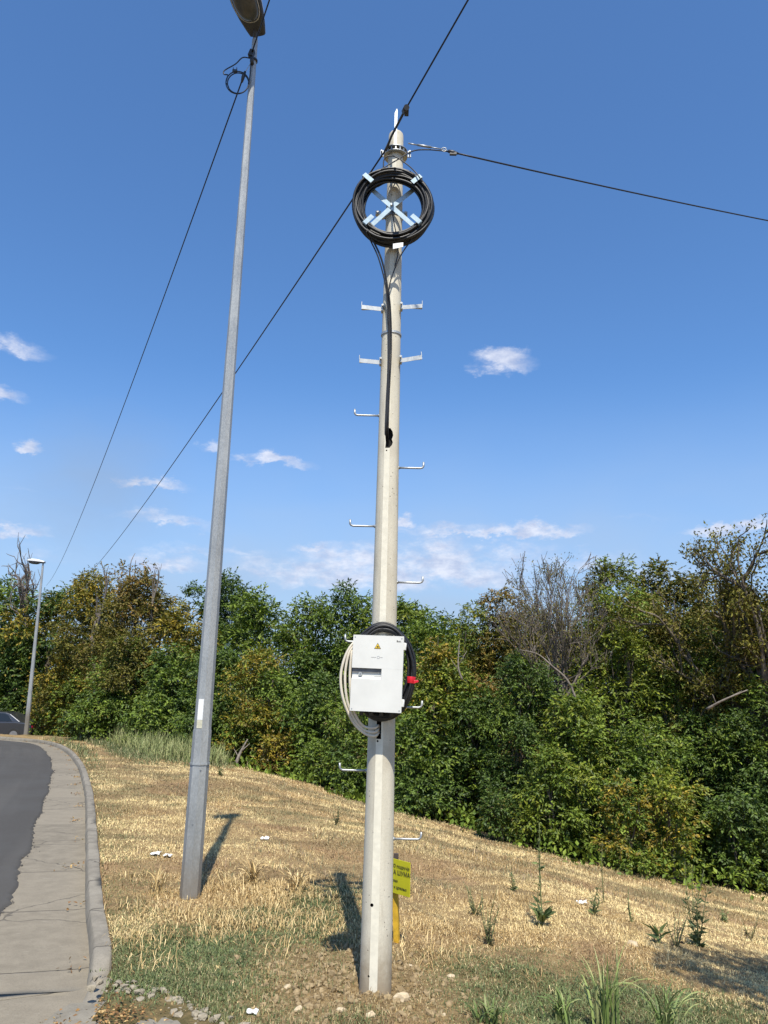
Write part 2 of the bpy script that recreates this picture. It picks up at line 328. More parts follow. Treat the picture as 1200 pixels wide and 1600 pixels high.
EDGE = np.array([(-60, 41), (-22, 43), (-14, 42), (-10.2, 34), (-8.6, 28.5), (-7.2, 26.3), (-4.8, 24.6), (-2.7, 22.75), (-.43, 18.9), (.97, 17.6), (2.0, 16.4), (3.15, 15.0), (4.4, 14.4), (5.7, 14.7), (7.25, 15.6), (12, 19), (20, 24), (50, 30), (140, 30)], float)
def wood(x, y): return -sdist(x, y, EDGE)     # > 0 inside the wood
xs = axis(-16, 4.5, .075, -900, 900); ys = axis(2.6, 34, .075, -300, 900)
X, Y = np.meshgrid(xs, ys); X = X.ravel(); Y = Y.ravel(); Q = sdist(X, Y); Z = T(X, Y, Q); g, so_ = masks(X, Y, Q)
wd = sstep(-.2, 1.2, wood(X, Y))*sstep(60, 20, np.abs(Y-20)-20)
nx, ny = len(xs), len(ys); ii = (np.arange(ny-1)[:, None]*nx+np.arange(nx-1)[None]).ravel()
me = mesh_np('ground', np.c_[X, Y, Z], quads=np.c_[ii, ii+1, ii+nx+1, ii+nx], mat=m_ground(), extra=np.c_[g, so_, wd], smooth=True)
go = link(bpy.data.objects.new('ground', me)); tag(go, 'sloping ground of dry straw, bare soil and some green', None, kind='structure')
# ---------------------------------------------------------------- road, gutter slab, kerb
def normals2(P):
    t = np.gradient(P, axis=0); t /= np.linalg.norm(t, axis=1)[:, None]; return np.c_[t[:, 1], -t[:, 0]]
def resamp(P, step):
    d = np.r_[0, np.cumsum(np.linalg.norm(np.diff(P, axis=0), axis=1))]; s = np.arange(0, d[-1], step); return np.c_[np.interp(s, d, P[:, 0]), np.interp(s, d, P[:, 1])], s
def strip(name, rows, mat, uvrows, smooth=True):
    """rows: list of (n,3) arrays lofted side by side"""
    n = len(rows[0]); V = np.concatenate(rows); U = np.concatenate(uvrows); q = []
    for r in range(len(rows)-1):
        i = np.arange(n-1); q.append(np.c_[r*n+i, r*n+i+1, (r+1)*n+i+1, (r+1)*n+i])
    o = link(bpy.data.objects.new(name, mesh_np(name, V, quads=np.concatenate(q), mat=mat, uv=U, smooth=smooth))); return o
def m_asphalt():
    m, nt, b = newmat('asphalt'); f = nnoise(nt, 220, 3, .7); l = nnoise(nt, .9, 5, .6); c = nmix(nt, nramp(nt, f, .3, .7), (.040, .038, .035), (.088, .083, .077)); c = nmix(nt, nramp(nt, l, .4, .65, 0, .5), c, (.075, .074, .071))
    v = nt.nodes.new('ShaderNodeUVMap'); mp = nt.nodes.new('ShaderNodeMapping'); nt.links.new(v.outputs[0], mp.inputs[0]); mp.inputs['Scale'].default_value = (.05, 1.2, 1)
    c = nmix(nt, nramp(nt, nnoise(nt, 2, 3, .5, mp.outputs[0]), .45, .65, 0, .45), c, (.09, .085, .078))
    inp(nt, b.inputs['Base Color'], c); b.inputs['Roughness'].default_value = .9; b.inputs['Specular IOR Level'].default_value = .15; nbump(nt, b, f, .5, .004); return m
def m_slab(period=1.55, w=.012, c1=(.155, .132, .095), c2=(.225, .194, .143), name='gutter_concrete'):
    m, nt, b = newmat(name); v = nt.nodes.new('ShaderNodeUVMap'); s = nt.nodes.new('ShaderNodeSeparateXYZ'); nt.links.new(v.outputs[0], s.inputs[0])
    wob = nmath(nt, 'MULTIPLY', nnoise(nt, 6, 4), .05); u = nmath(nt, 'ADD', s.outputs[0], wob); fr = nmath(nt, 'DIVIDE', u, period); fl = nmath(nt, 'FLOOR', fr); ff = nmath(nt, 'SUBTRACT', fr, fl)
    ed = nmath(nt, 'MINIMUM', ff, nmath(nt, 'SUBTRACT', 1., ff)); joint = nramp(nt, ed, w/period, .3*w/period)
    wn = nt.nodes.new('ShaderNodeTexWhiteNoise'); wn.noise_dimensions = '1D'; nt.links.new(fl, wn.inputs['W'])
    f = nnoise(nt, 7, 7, .7); fine = nnoise(nt, 130, 4, .65); c = nmix(nt, nramp(nt, f, .3, .7), c1, c2); c = nmix(nt, nramp(nt, wn.outputs[0], 0, 1, 0, .5), c, tuple(x*1.12 for x in c2))
    c = nmix(nt, nramp(nt, fine, .45, .72, 0, .45), c, tuple(x*.55 for x in c1))
    mp = nt.nodes.new('ShaderNodeMapping'); g = nt.nodes.new('ShaderNodeNewGeometry'); nt.links.new(g.outputs['Position'], mp.inputs[0]); mp.inputs['Scale'].default_value = (5, 26, 5); mp.inputs['Rotation'].default_value = (0, 0, .35)
    sp_ = nnoise(nt, 1.0, 4, .7, mp.outputs[0]); c = nmix(nt, nramp(nt, sp_, .66, .72, 0, .5), c, (.36, .33, .27))
    vo = nt.nodes.new('ShaderNodeTexVoronoi'); vo.feature = 'DISTANCE_TO_EDGE'; vo.inputs['Scale'].default_value = .55; nt.links.new(nmixvec(nt, g.outputs['Position']), vo.inputs['Vector'])
    crack = nramp(nt, vo.outputs['Distance'], .008, .002, 0, .75); dk = nmath(nt, 'MAXIMUM', joint, crack)
    c = nmix(nt, dk, c, (.07, .06, .045)); inp(nt, b.inputs['Base Color'], c); b.inputs['Roughness'].default_value = .9
    nbump(nt, b, nmath(nt, 'SUBTRACT', nmath(nt, 'ADD', nmath(nt, 'MULTIPLY', fine, .5), f), nmath(nt, 'MULTIPLY', dk, 2.)), .5, .006); return m
def nmixvec(nt, p):
    n = nt.nodes.new('ShaderNodeTexNoise'); n.inputs['Scale'].default_value = 2.5; n.inputs['Detail'].default_value = 5; nt.links.new(p, n.inputs['Vector'])
    s = nt.nodes.new('ShaderNodeVectorMath'); s.operation = 'SCALE'; nt.links.new(n.outputs['Color'], s.inputs[0]); s.inputs['Scale'].default_value = .5
    a = nt.nodes.new('ShaderNodeVectorMath'); a.operation = 'ADD'; nt.links.new(p, a.inputs[0]); nt.links.new(s.outputs[0], a.inputs[1]); return a.outputs[0]
KR, ks_ = resamp(KS, .06); KN = normals2(KR)
keep = KR[:, 1] < 35; KR, ks_, KN = KR[keep], ks_[keep], KN[keep]
def kerbrow(off, dz, jit=0, seed=0):
    j = (fbm(ks_, ks_*0+seed, 2.2, 4)-.5)*jit; P = KR-KN*(off+j)[:, None] if hasattr(j, '__len__') else KR-KN*off
    return np.c_[P, rz(P[:, 1])+dz+(fbm(ks_, ks_*0+seed+3.3, 5, 3)-.5)*jit*.5]
# kerb ends at the worn apron near the camera
kz = lambda d: d
end = sstep(5.0, 5.5, KR[:, 1])
prof = [(-.015, -.2), (-.012, -.015), (0.0, .003), (.004, .006), (.092, .006), (.104, -.004), (.118, -.09), (.125, -.16)]
rows = []; uvs = []
for k, (o_, dz) in enumerate(prof):
    r = kerbrow(o_, 0, .02, k*1.0); r[:, 2] += (dz+.02)*(end*.9+.1)-.02-(1-end)*.07; rows.append(r); uvs.append(np.c_[ks_, np.full(len(ks_), o_+dz)])
ko = strip('kerb', rows, m_slab(1.0, .012, (.14, .123, .094), (.245, .218, .172), 'kerb_concrete'), uvs); tag(ko, 'worn concrete kerb curving along the gutter', None, kind='structure')
# gutter slab from kerb foot to under the asphalt
rows = []; uvs = []
for o_ in (.10, .2, .45, .8, 1.2, 2.2):
    P = KR-KN*o_; z = rz(P[:, 1])-.10+.02*min(1, max(0, (o_-.2)))*.5-.012*math.exp(-((o_-.3)/.12)**2); rows.append(np.c_[P, z]); uvs.append(np.c_[ks_, np.full(len(ks_), o_)])
so2 = strip('gutter_pavement', rows[::1], m_slab(), uvs); tag(so2, 'concrete gutter slabs beside the asphalt', None, kind='structure')
AR, as_ = resamp(AS, .035); keep = AR[:, 1] < 37; AR, as_ = AR[keep], as_[keep]; AN = normals2(AR)
jag = (fbm(as_, as_*0, 1.3, 3)-.5)*.09+(fbm(as_, as_*0+8, 9, 3)-.5)*.05
rows = []; uvs = []
for o_, dz, jt in ((-.02, -.098, 1), (0, -.076, 1), (.03, -.070, 1), (.5, -.068, .3), (2, -.06, 0), (4, -.05, 0), (7, -.10, 0)):
    P = AR-AN*(o_-jag*jt)[:, None]; rows.append(np.c_[P, rz(P[:, 1])+dz]); uvs.append(np.c_[as_, np.full(len(as_), o_)])
ro = strip('road', rows, m_asphalt(), uvs); tag(ro, 'grey asphalt road with ragged edge', None, kind='structure')
# broken apron of rough concrete at the kerb's near end
bnd = [(-1.72, 5.22), (-1.45, 5.1), (-1.22, 4.98), (-1.0, 4.82), (-.78, 4.6), (-.5, 4.42), (-.1, 4.28), (.4, 4.16), (1.2, 4.0), (3, 3.7)]
bs = np.array(spline(bnd, 10)); bs[:, 1] -= .17; bs[:, 1] += (fbm(bs[:, 0], bs[:, 0]*0, 5, 3)-.5)*.16
rows = []; uvs = []
for k in range(15):
    t = k/14.0; e = np.c_[np.linspace(-1.95, 3, len(bs)), np.full(len(bs), 1.0)]; P = bs*(1-t)+e*t
    q = sdist(P[:, 0], P[:, 1]); top = np.array([float(v) for v in T(P[:, 0], P[:, 1], np.maximum(q, .6))]); side = sstep(-.35, .35, q)
    z = (rz(P[:, 1])-.088)*(1-side)+(top+.012)*side+(fbm(P[:, 0], P[:, 1], 5, 4, 3)-.5)*.05*sstep(-.3, .1, q)
    if k == 0: z -= .05
    rows.append(np.c_[P, z]); uvs.append(P*.8)
ao = strip('pavement_apron', rows, m_slab(3.3, .01, (.17, .15, .115), (.26, .235, .185), 'apron_concrete'), uvs); tag(ao, 'cracked rough concrete apron at the kerb end', None, kind='structure')
# ---------------------------------------------------------------- grass
def blades(name, P, h, w, lean, cols, label, bend=.5, kind='stuff'):
    n = len(P); a = rng.random(n)*2*np.pi; d = np.c_[np.cos(a), np.sin(a), np.zeros(n)]; s = np.c_[-np.sin(a+rng.normal(0, .6, n)), np.cos(a), np.zeros(n)]
    s /= np.linalg.norm(s, axis=1)[:, None]; up = np.array([0, 0, 1.])
    L = lean; m = P+(up*(h*.55)[:, None]*np.cos(L*.6)[:, None]+d*(h*.55*np.sin(L*.6))[:, None]); t = m+(up*(h*.5*np.cos(L*(1+bend)))[:, None]+d*(h*.5*np.sin(L*(1+bend)))[:, None])
    W = (w/2)[:, None]; V = np.stack([P-s*W, P+s*W, m+s*W*.8, m-s*W*.8, t], 1).reshape(-1, 3); i = np.arange(n)*5
    me = mesh_np(name, V, quads=np.c_[i, i+1, i+2, i+3], tris=np.c_[i+3, i+2, i+4], mat=BLADE, col=np.repeat(cols, 5, 0))
    o = link(bpy.data.objects.new(name, me)); tag(o, label, 'grass', kind=kind); return o
def scatter(n, r0, r1, a0=-36, a1=36, p=1.0):
    u = rng.random(n); r = r0*(r1/r0)**u; a = np.radians(rng.uniform(a0, a1, n)); return r*np.sin(a), r*np.cos(a), r
x, y, r = scatter(1250000, 3.7, 33); q = sdist(x, y); inb = (q > .02) & (wood(x, y) < .8)
apr = np.interp(x, bs[:, 0], bs[:, 1]); inb &= ~((y < apr) & (x > -1.7))
x, y, r, q = x[inb], y[inb], r[inb], q[inb]; g, s_ = masks(x, y, q); z = T(x, y, q)
tuft = fbm(x, y, 2.2, 3, 44); u = rng.random(len(x))
isg = u < g*1.25; dens = np.clip(1.0-s_*(.85-.35*sstep(7, 10, y)), .05, 1)*np.clip(.65+1.2*(tuft-.30), .5, 1)*np.where(y < 6.3, 1-.75*g, 1); isd = (~isg) & (rng.random(len(x)) < dens)
# dry straw
i = np.where(isd)[0]; n = len(i); hs = (.016+.036*rng.random(n)**1.8)*(.6+.8*tuft[i])*(1+.7*sstep(8, 16, r[i])+.35*sstep(8.0, 6.4, y[i])*sstep(.9, .4, np.abs(x[i]+1.0)-.2)*(.3+.7*tuft[i])); c0 = np.array([.60, .425, .175]); c1 = np.array([.34, .215, .09]); c2 = np.array([.76, .60, .32])
t = np.clip(fbm(x[i], y[i], .7, 3, 12)*.9+rng.normal(0, .25, n), 0, 1)[:, None]; k = rng.random(n)[:, None]
col = (c1*(1-t)+c0*t)*(k < .7)+(c2*(k >= .7)); mv = sstep(.50, .66, fbm(x[i], y[i]*1.6, .8, 5, 91))[:, None]*.8; col = col*(1-mv)+np.array([.30, .185, .10])*mv; yv = sstep(.40, .56, fbm(x[i]*.8, y[i]*1.5, .7, 4, 151))[:, None]*.75; col = col*(1-yv)+np.array([.86, .69, .34])*yv; ov = (sstep(.54, .66, fbm(x[i], y[i], 1.6, 3, 121))*sstep(9, 12, y[i]))[:, None]*.75; col = col*(1-ov)+np.array([.20, .18, .085])*ov
col *= (rng.uniform(.55, 1.2, n)*(1-.35*s_[i]))[:, None]
blades('dry_grass', np.c_[x[i], y[i], z[i]-.008], hs, .0013+.0005*r[i], np.where(rng.random(n) < .45, rng.uniform(1.15, 1.75, n), np.abs(rng.normal(.9, .45, n))), col, 'dry straw coloured grass over the slope')
i = np.where(isg)[0]; n = len(i); hs = (.012+.035*rng.random(n)**1.5)*(.6+.9*tuft[i])*(1+5*sstep(17, 24, y[i])); t = rng.random(n)[:, None]
col = np.array([.08, .105, .04])*(1-t)+np.array([.15, .175, .065])*t; dry = (rng.random(n) < .16)[:, None]; col = np.where(dry, np.array([.40, .34, .18]), col)*rng.uniform(.8, 1.2, n)[:, None]
blades('green_grass', np.c_[x[i], y[i], z[i]-.008], hs, .0022+.0004*r[i], np.abs(rng.normal(1.0, .5, n)), col, 'short green grass by the kerb and the pole')
# tall verge grass at the far bend
n = 16000; x = rng.uniform(-11.5, -4.5, n); y = rng.uniform(22, 29, n); q = sdist(x, y); w_ = wood(x, y); ok = (q > 1.7) & (w_ < .4) & (w_ > -3.2) & (fbm(x, y, .8, 3, 3)+.3*rng.random(n) > .52); x, y, q = x[ok], y[ok], q[ok]; n = len(x); t = rng.random(n)[:, None]
col = np.array([.13, .17, .055])*(1-t)+np.array([.33, .33, .14])*t
blades('tall_verge_grass', np.c_[x, y, T(x, y, q)-.02], rng.uniform(.2, .7, n)*(.5+fbm(x, y, 1.5, 2, 9)), np.full(n, .02), np.abs(rng.normal(.5, .3, n)), col, 'tall pale green grass before the far trees')
# leaning straw tufts round the lamp post and mid field
PX_ = float(POLE[0])
def tufts(name, spots, label, h0, h1, cols, nn=60, spread=.12):
    P = []; H = []; C = []
    for (x, y) in spots:
        n = int(nn*rng.uniform(.6, 1.3)); a = rng.normal(0, spread, (n, 2)); px, py = x+a[:, 0], y+a[:, 1]; P.append(np.c_[px, py, T(px, py)-.01]); H.append(rng.uniform(h0, h1, n)); C.append(cols[rng.integers(0, len(cols), n)]*rng.uniform(.8, 1.15, n)[:, None])
    P = np.concatenate(P); H = np.concatenate(H); return blades(name, P, H, .0035+.0006*P[:, 1]*.6, np.abs(rng.normal(1.05, .45, len(P))), np.concatenate(C), label, bend=.8)
straw = np.array([[.52, .38, .17], [.66, .51, .26], [.34, .23, .10], [.42, .30, .13]])
sp_ = [(-1.0+rng.normal(0, .75), 6.6+rng.normal(0, .7)) for _ in range(75)]; sp_ += [(rng.uniform(-1.5, 2.5), rng.uniform(5.0, 8.0)) for _ in range(40)]; sp_ = [s for s in sp_ if s[1] > 5.2 and math.hypot(s[0]-PX_, s[1]-5.0) > .7 and sdist(np.array([s[0]]), np.array([s[1]]))[0] > .12]
tufts('straw_tufts', sp_, 'long bleached straw around the lamp post foot', .05, .14, straw)
sp_ = [(rng.uniform(-4, 5), rng.uniform(8, 15)) for _ in range(70)]; sp_ = [s for s in sp_ if sdist(np.array([s[0]]), np.array([s[1]]))[0] > .5]
tufts('field_tufts', sp_, 'taller dry tufts scattered across the field', .06, .15, np.r_[straw, [[.25, .17, .11], [.20, .19, .09]]], 26, .12)
wd_ = np.array([[.16, .155, .08], [.20, .17, .09], [.24, .16, .10], [.13, .145, .07], [.30, .22, .13]])
sp_ = [(rng.uniform(-5, 8), rng.uniform(6.5, 19)) for _ in range(420)]; sp_ = [s for s in sp_ if sdist(np.array([s[0]]), np.array([s[1]]))[0] > .6 and wood(np.array([s[0]]), np.array([s[1]]))[0] < -.2 and fbm(np.array([s[0]]), np.array([s[1]]), .6, 3, 201)[0] > .44]
tufts('slope_weeds', sp_, 'dusty olive and brown weeds scattered thinly over the slope', .04, .13, wd_, 34, .13)
gr = np.array([[.09, .125, .045], [.13, .165, .06], [.17, .20, .08], [.07, .10, .045]])*1.1
sp_ = [(rng.uniform(-1.6, -.35), rng.uniform(4.75, 6.0)) for _ in range(110)]+[(rng.uniform(.55, 2.2), rng.uniform(4.3, 5.5)) for _ in range(80)]+[(-.45+rng.normal(0, .18), 6.9+rng.normal(0, .5)) for _ in range(22)]
sp_ = [s for s in sp_ if sdist(np.array([s[0]]), np.array([s[1]]))[0] > .1 and ((s[0]-POLE[0]+.17)/.62)**2+((s[1]-POLE[1]-.15)/.85)**2 > 1]
tufts('green_tufts', sp_, 'tufts of soft green grass in the foreground', .02, .06, gr, 130, .10)
# ---------------------------------------------------------------- leaves and trees
def leafset(P, D, L, Wd, cols, droop=.35):
    """one diamond leaf per row of P, pointing along D"""
    n = len(P); D = D/np.linalg.norm(D, axis=1)[:, None]; up = rng.normal(0, 1, (n, 3))*.55+np.array([0, 0, 1.]); s = np.cross(D, up); s /= np.linalg.norm(s, axis=1)[:, None]+1e-9; nn = np.cross(s, D)
    L = L[:, None]; Wd = Wd[:, None]; mid = P+D*L*.42; V = np.stack([P, mid+s*Wd*.5+nn*Wd*.12, P+D*L-nn*L*.10, mid-s*Wd*.5+nn*Wd*.12], 1).reshape(-1, 3); i = np.arange(n)*4
    return V, np.c_[i, i+1, i+2, i+3], np.repeat(cols, 4, 0)
PAL = {k: v*(1.3 if k in ('dark', 'mid') else 1.0)*np.array([1.42, 1.27, .85]) for k, v in {
 'dark':   np.array([[.028, .055, .016], [.045, .08, .022], [.06, .10, .028], [.035, .065, .02]]),
 'mid':    np.array([[.05, .085, .018], [.075, .12, .024], [.10, .145, .03], [.06, .10, .02]]),
 'bright': np.array([[.09, .135, .022], [.13, .175, .03], [.17, .205, .04], [.08, .12, .02]]),
 'olive':  np.array([[.075, .085, .022], [.105, .11, .03], [.14, .14, .04], [.09, .075, .028]]),
 'yellow': np.array([[.12, .13, .022], [.19, .165, .03], [.24, .19, .035], [.09, .11, .02], [.15, .12, .03]]),
 'brown':  np.array([[.12, .10, .035], [.17, .13, .05], [.10, .10, .03], [.19, .125, .05]]),
 'rust':   np.array([[.17, .11, .045], [.14, .10, .035], [.12, .12, .03]])}.items()}
def limb(mb, a, b, r0, r1, n=5, seg=6, sag=.0):
    a = np.array(a); b = np.array(b); pts = []; L = np.linalg.norm(b-a)
    for i in range(n+1):
        t = i/n; p = a*(1-t)+b*t; p = p+rng.normal(0, .035*L, 3)*math.sin(math.pi*t)+np.array([0, 0, sag*L*math.sin(math.pi*t)]); pts.append(p)
    mb.tube(pts, [r0*(1-i/n)+r1*i/n for i in range(n+1)], seg, cap=False); return pts
def tree(name, label, cat, x, y, top, rx, c0, pal, seed, group, dens=1.0, leaf=None, open_=0., pal2=None, mixp=.2, ry=None, trunk_r=None, drooping=.25, bark=None, aspect=.5):
    """x,y base; top z; rx crown radius; c0 crown bottom as share of height"""
    global rng
    old = rng; rng = np.random.default_rng(seed); zb = Tz(x, y)-.05; H = top-zb; D = math.hypot(x, y); ry = ry or rx; leaf = leaf or (.034+.0031*D)*(.82+.42*rng.random())
    root = thing(name, label, cat, (x, y, zb), group); zc = zb+H*c0; ch = H*(1-c0)
    vol = rx*ry*ch; cr = max(.40, .38*rx); nc = int(min(150, max(16, 2.0*vol/(cr**3)*.27*(1-.45*open_))))
    # clump centres through the crown volume, biased to the shell
    C = []; k = 0
    while len(C) < nc and k < nc*40:
        k += 1; u = rng.random(); hz = rng.random()**.85; prof = math.sin(math.pi*min(1, (.16+.84*hz)**1.0*.97))**.55 if hz > .35 else .75+.25*hz/.35
        a = rng.random()*2*math.pi; rr = math.sqrt(rng.uniform(.12, 1))*prof*(1+.28*math.sin(a*3+seed)*math.sin(hz*5+seed*.7)); c = np.array([x+rr*(rx-cr*.6)*math.cos(a), y+rr*(ry-cr*.6)*math.sin(a), zc+cr*.4+hz*(ch-cr*1.05)])
        if all(np.linalg.norm((c-o)) > cr*.92 for o in C): C.append(c)
    if not C: C = [np.array([x, y, zc+ch*.5])]
    C.append(np.array([x+rng.normal(0, .1*rx), y, top-cr*.75])); C = np.array(C); nc = len(C)
    area = nc*4*math.pi*cr*cr*.72; la = .5*leaf*leaf*aspect; n = int(min(95000, area/la*.95*dens)); ns = max(nc*4, n//6)
    nsub = 7; sdv = rng.normal(0, 1, (nc, nsub, 3)); sdv[:, :, 2] = sdv[:, :, 2]*.8+.45; sdv[:, :, :2] += ((C[:, :2]-np.array([x, y]))/max(.3, rx))[:, None]*.9; sdv /= np.linalg.norm(sdv, axis=2)[:, :, None]
    ci = rng.integers(0, nc, ns); d = rng.normal(0, 1, (ns, 3)); d[:, 2] = d[:, 2]*.9+.35; d /= np.linalg.norm(d, axis=1)[:, None]
    crs = cr*rng.uniform(.6, 1.3, nc); rad = crs[ci]*(rng.random(ns)**.3)*(1+.15*rng.normal(0, 1, ns)*(rng.random(ns) < .2)); S = C[ci]+d*rad[:, None]*np.array([1.1, 1.1, .85]); issub = rng.random(ns) < .72; sk = rng.integers(0, nsub, ns); Ss = C[ci]+sdv[ci, sk]*(crs[ci]*(.78+.35*_tab[ci % 256, sk*7+3]))[:, None]+d*(crs[ci]*.40*rng.random(ns)**.4)[:, None]*np.array([1.15, 1.15, .75]); S = np.where(issub[:, None], Ss, S)
    sd_ = d+rng.normal(0, .35, (ns, 3)); sd_[:, 2] -= drooping; sd_ /= np.linalg.norm(sd_, axis=1)[:, None]
    m = 6; j = np.arange(m); base = (S[:, None]+sd_[:, None]*(j[None, :, None]*leaf*.34)).reshape(-1, 3); side = np.cross(sd_, np.array([0, 0, 1.]))+rng.normal(0, .15, (ns, 3)); sgn = np.where(j % 2 == 0, 1, -1)[None, :, None]
    dd = (sd_[:, None]*.75+side[:, None]*sgn*.8+rng.normal(0, .25, (ns, m, 3))).reshape(-1, 3); dd[:, 2] -= .15
    nl = len(base); p = PAL[pal]; cc = rng.integers(0, len(p), nc); ccs = rng.integers(0, len(p), (nc, nsub)); cols = p[np.where(issub, ccs[ci, sk], cc[ci])][np.repeat(np.arange(ns), m)]*.55+p[rng.integers(0, len(p), nl)]*.45
    if pal2:
        p2 = PAL[pal2]; selc = rng.random(nc) < mixp; sel = selc[np.repeat(ci, m)] | (rng.random(nl) < mixp*.35); cols = np.where(sel[:, None], p2[rng.integers(0, len(p2), nl)], cols)
    cols = cols*rng.uniform(.65, 1.3, nl)[:, None]; gs = rng.random(nl) < .18; cols[gs] = cols[gs]*.7+np.array([.085, .095, .07])*.6
    V, F, CL = leafset(base, dd, leaf*rng.uniform(.65, 1.25, nl), leaf*aspect*rng.uniform(.7, 1.2, nl), cols); V = V-np.array([x, y, zb])
    o = link(bpy.data.objects.new('crown', mesh_np('crown', V, quads=F, mat=LEAF, col=CL))); o.parent = root
    mb = MB(); tr = trunk_r or max(.05, .018*H); fork = zb+H*(c0*.6+.12); topz = zb+H*.8; P = limb(mb, (x, y, zb-.15), (x+rng.normal(0, .15), y+rng.normal(0, .15), topz), tr, tr*.3, 8, 7)
    for c in C[rng.permutation(nc)[:min(nc, 26)]]:
        hh = min(max((c[2]-zb)*.62, H*.12), H*.72); tt = hh/(topz-zb+.15); i0 = min(7, int(tt*8)); s = np.array(P[i0]); limb(mb, s, c, tr*.36*(1-.5*tt), .012, 4, 5, -.06)
    part('trunk', mb, bark or BARK, root); rng = old; return root
RD = [.55]
def branchy(mb, p, d, L, r, depth, spread=.55, up=.12, kids=3, minr=.004, out=None):
    n = 4; pts = [p]; q = np.array(p)
    for i in range(n):
        d = d+rng.normal(0, .12, 3)+np.array([0, 0, up*.3]); d = d/np.linalg.norm(d); q = q+d*L/n; pts.append(q)
    mb.tube(pts, [max(minr, r*(1-.5*i/n)) for i in range(n+1)], 5 if depth > 1 else 3, cap=False)
    if out is not None and depth <= 1: out.append((pts[-1], d)); out.append((pts[2], d))
    if depth == 0: return
    for k in range(kids):
        t = rng.integers(1, n+1) if k else n; dd = d+rng.normal(0, spread, 3)+np.array([0, 0, up]); dd /= np.linalg.norm(dd); branchy(mb, pts[t], dd, L*rng.uniform(.55, .8), r*RD[0]*rng.uniform(.8, 1.1), depth-1, spread, up, kids, minr, out)
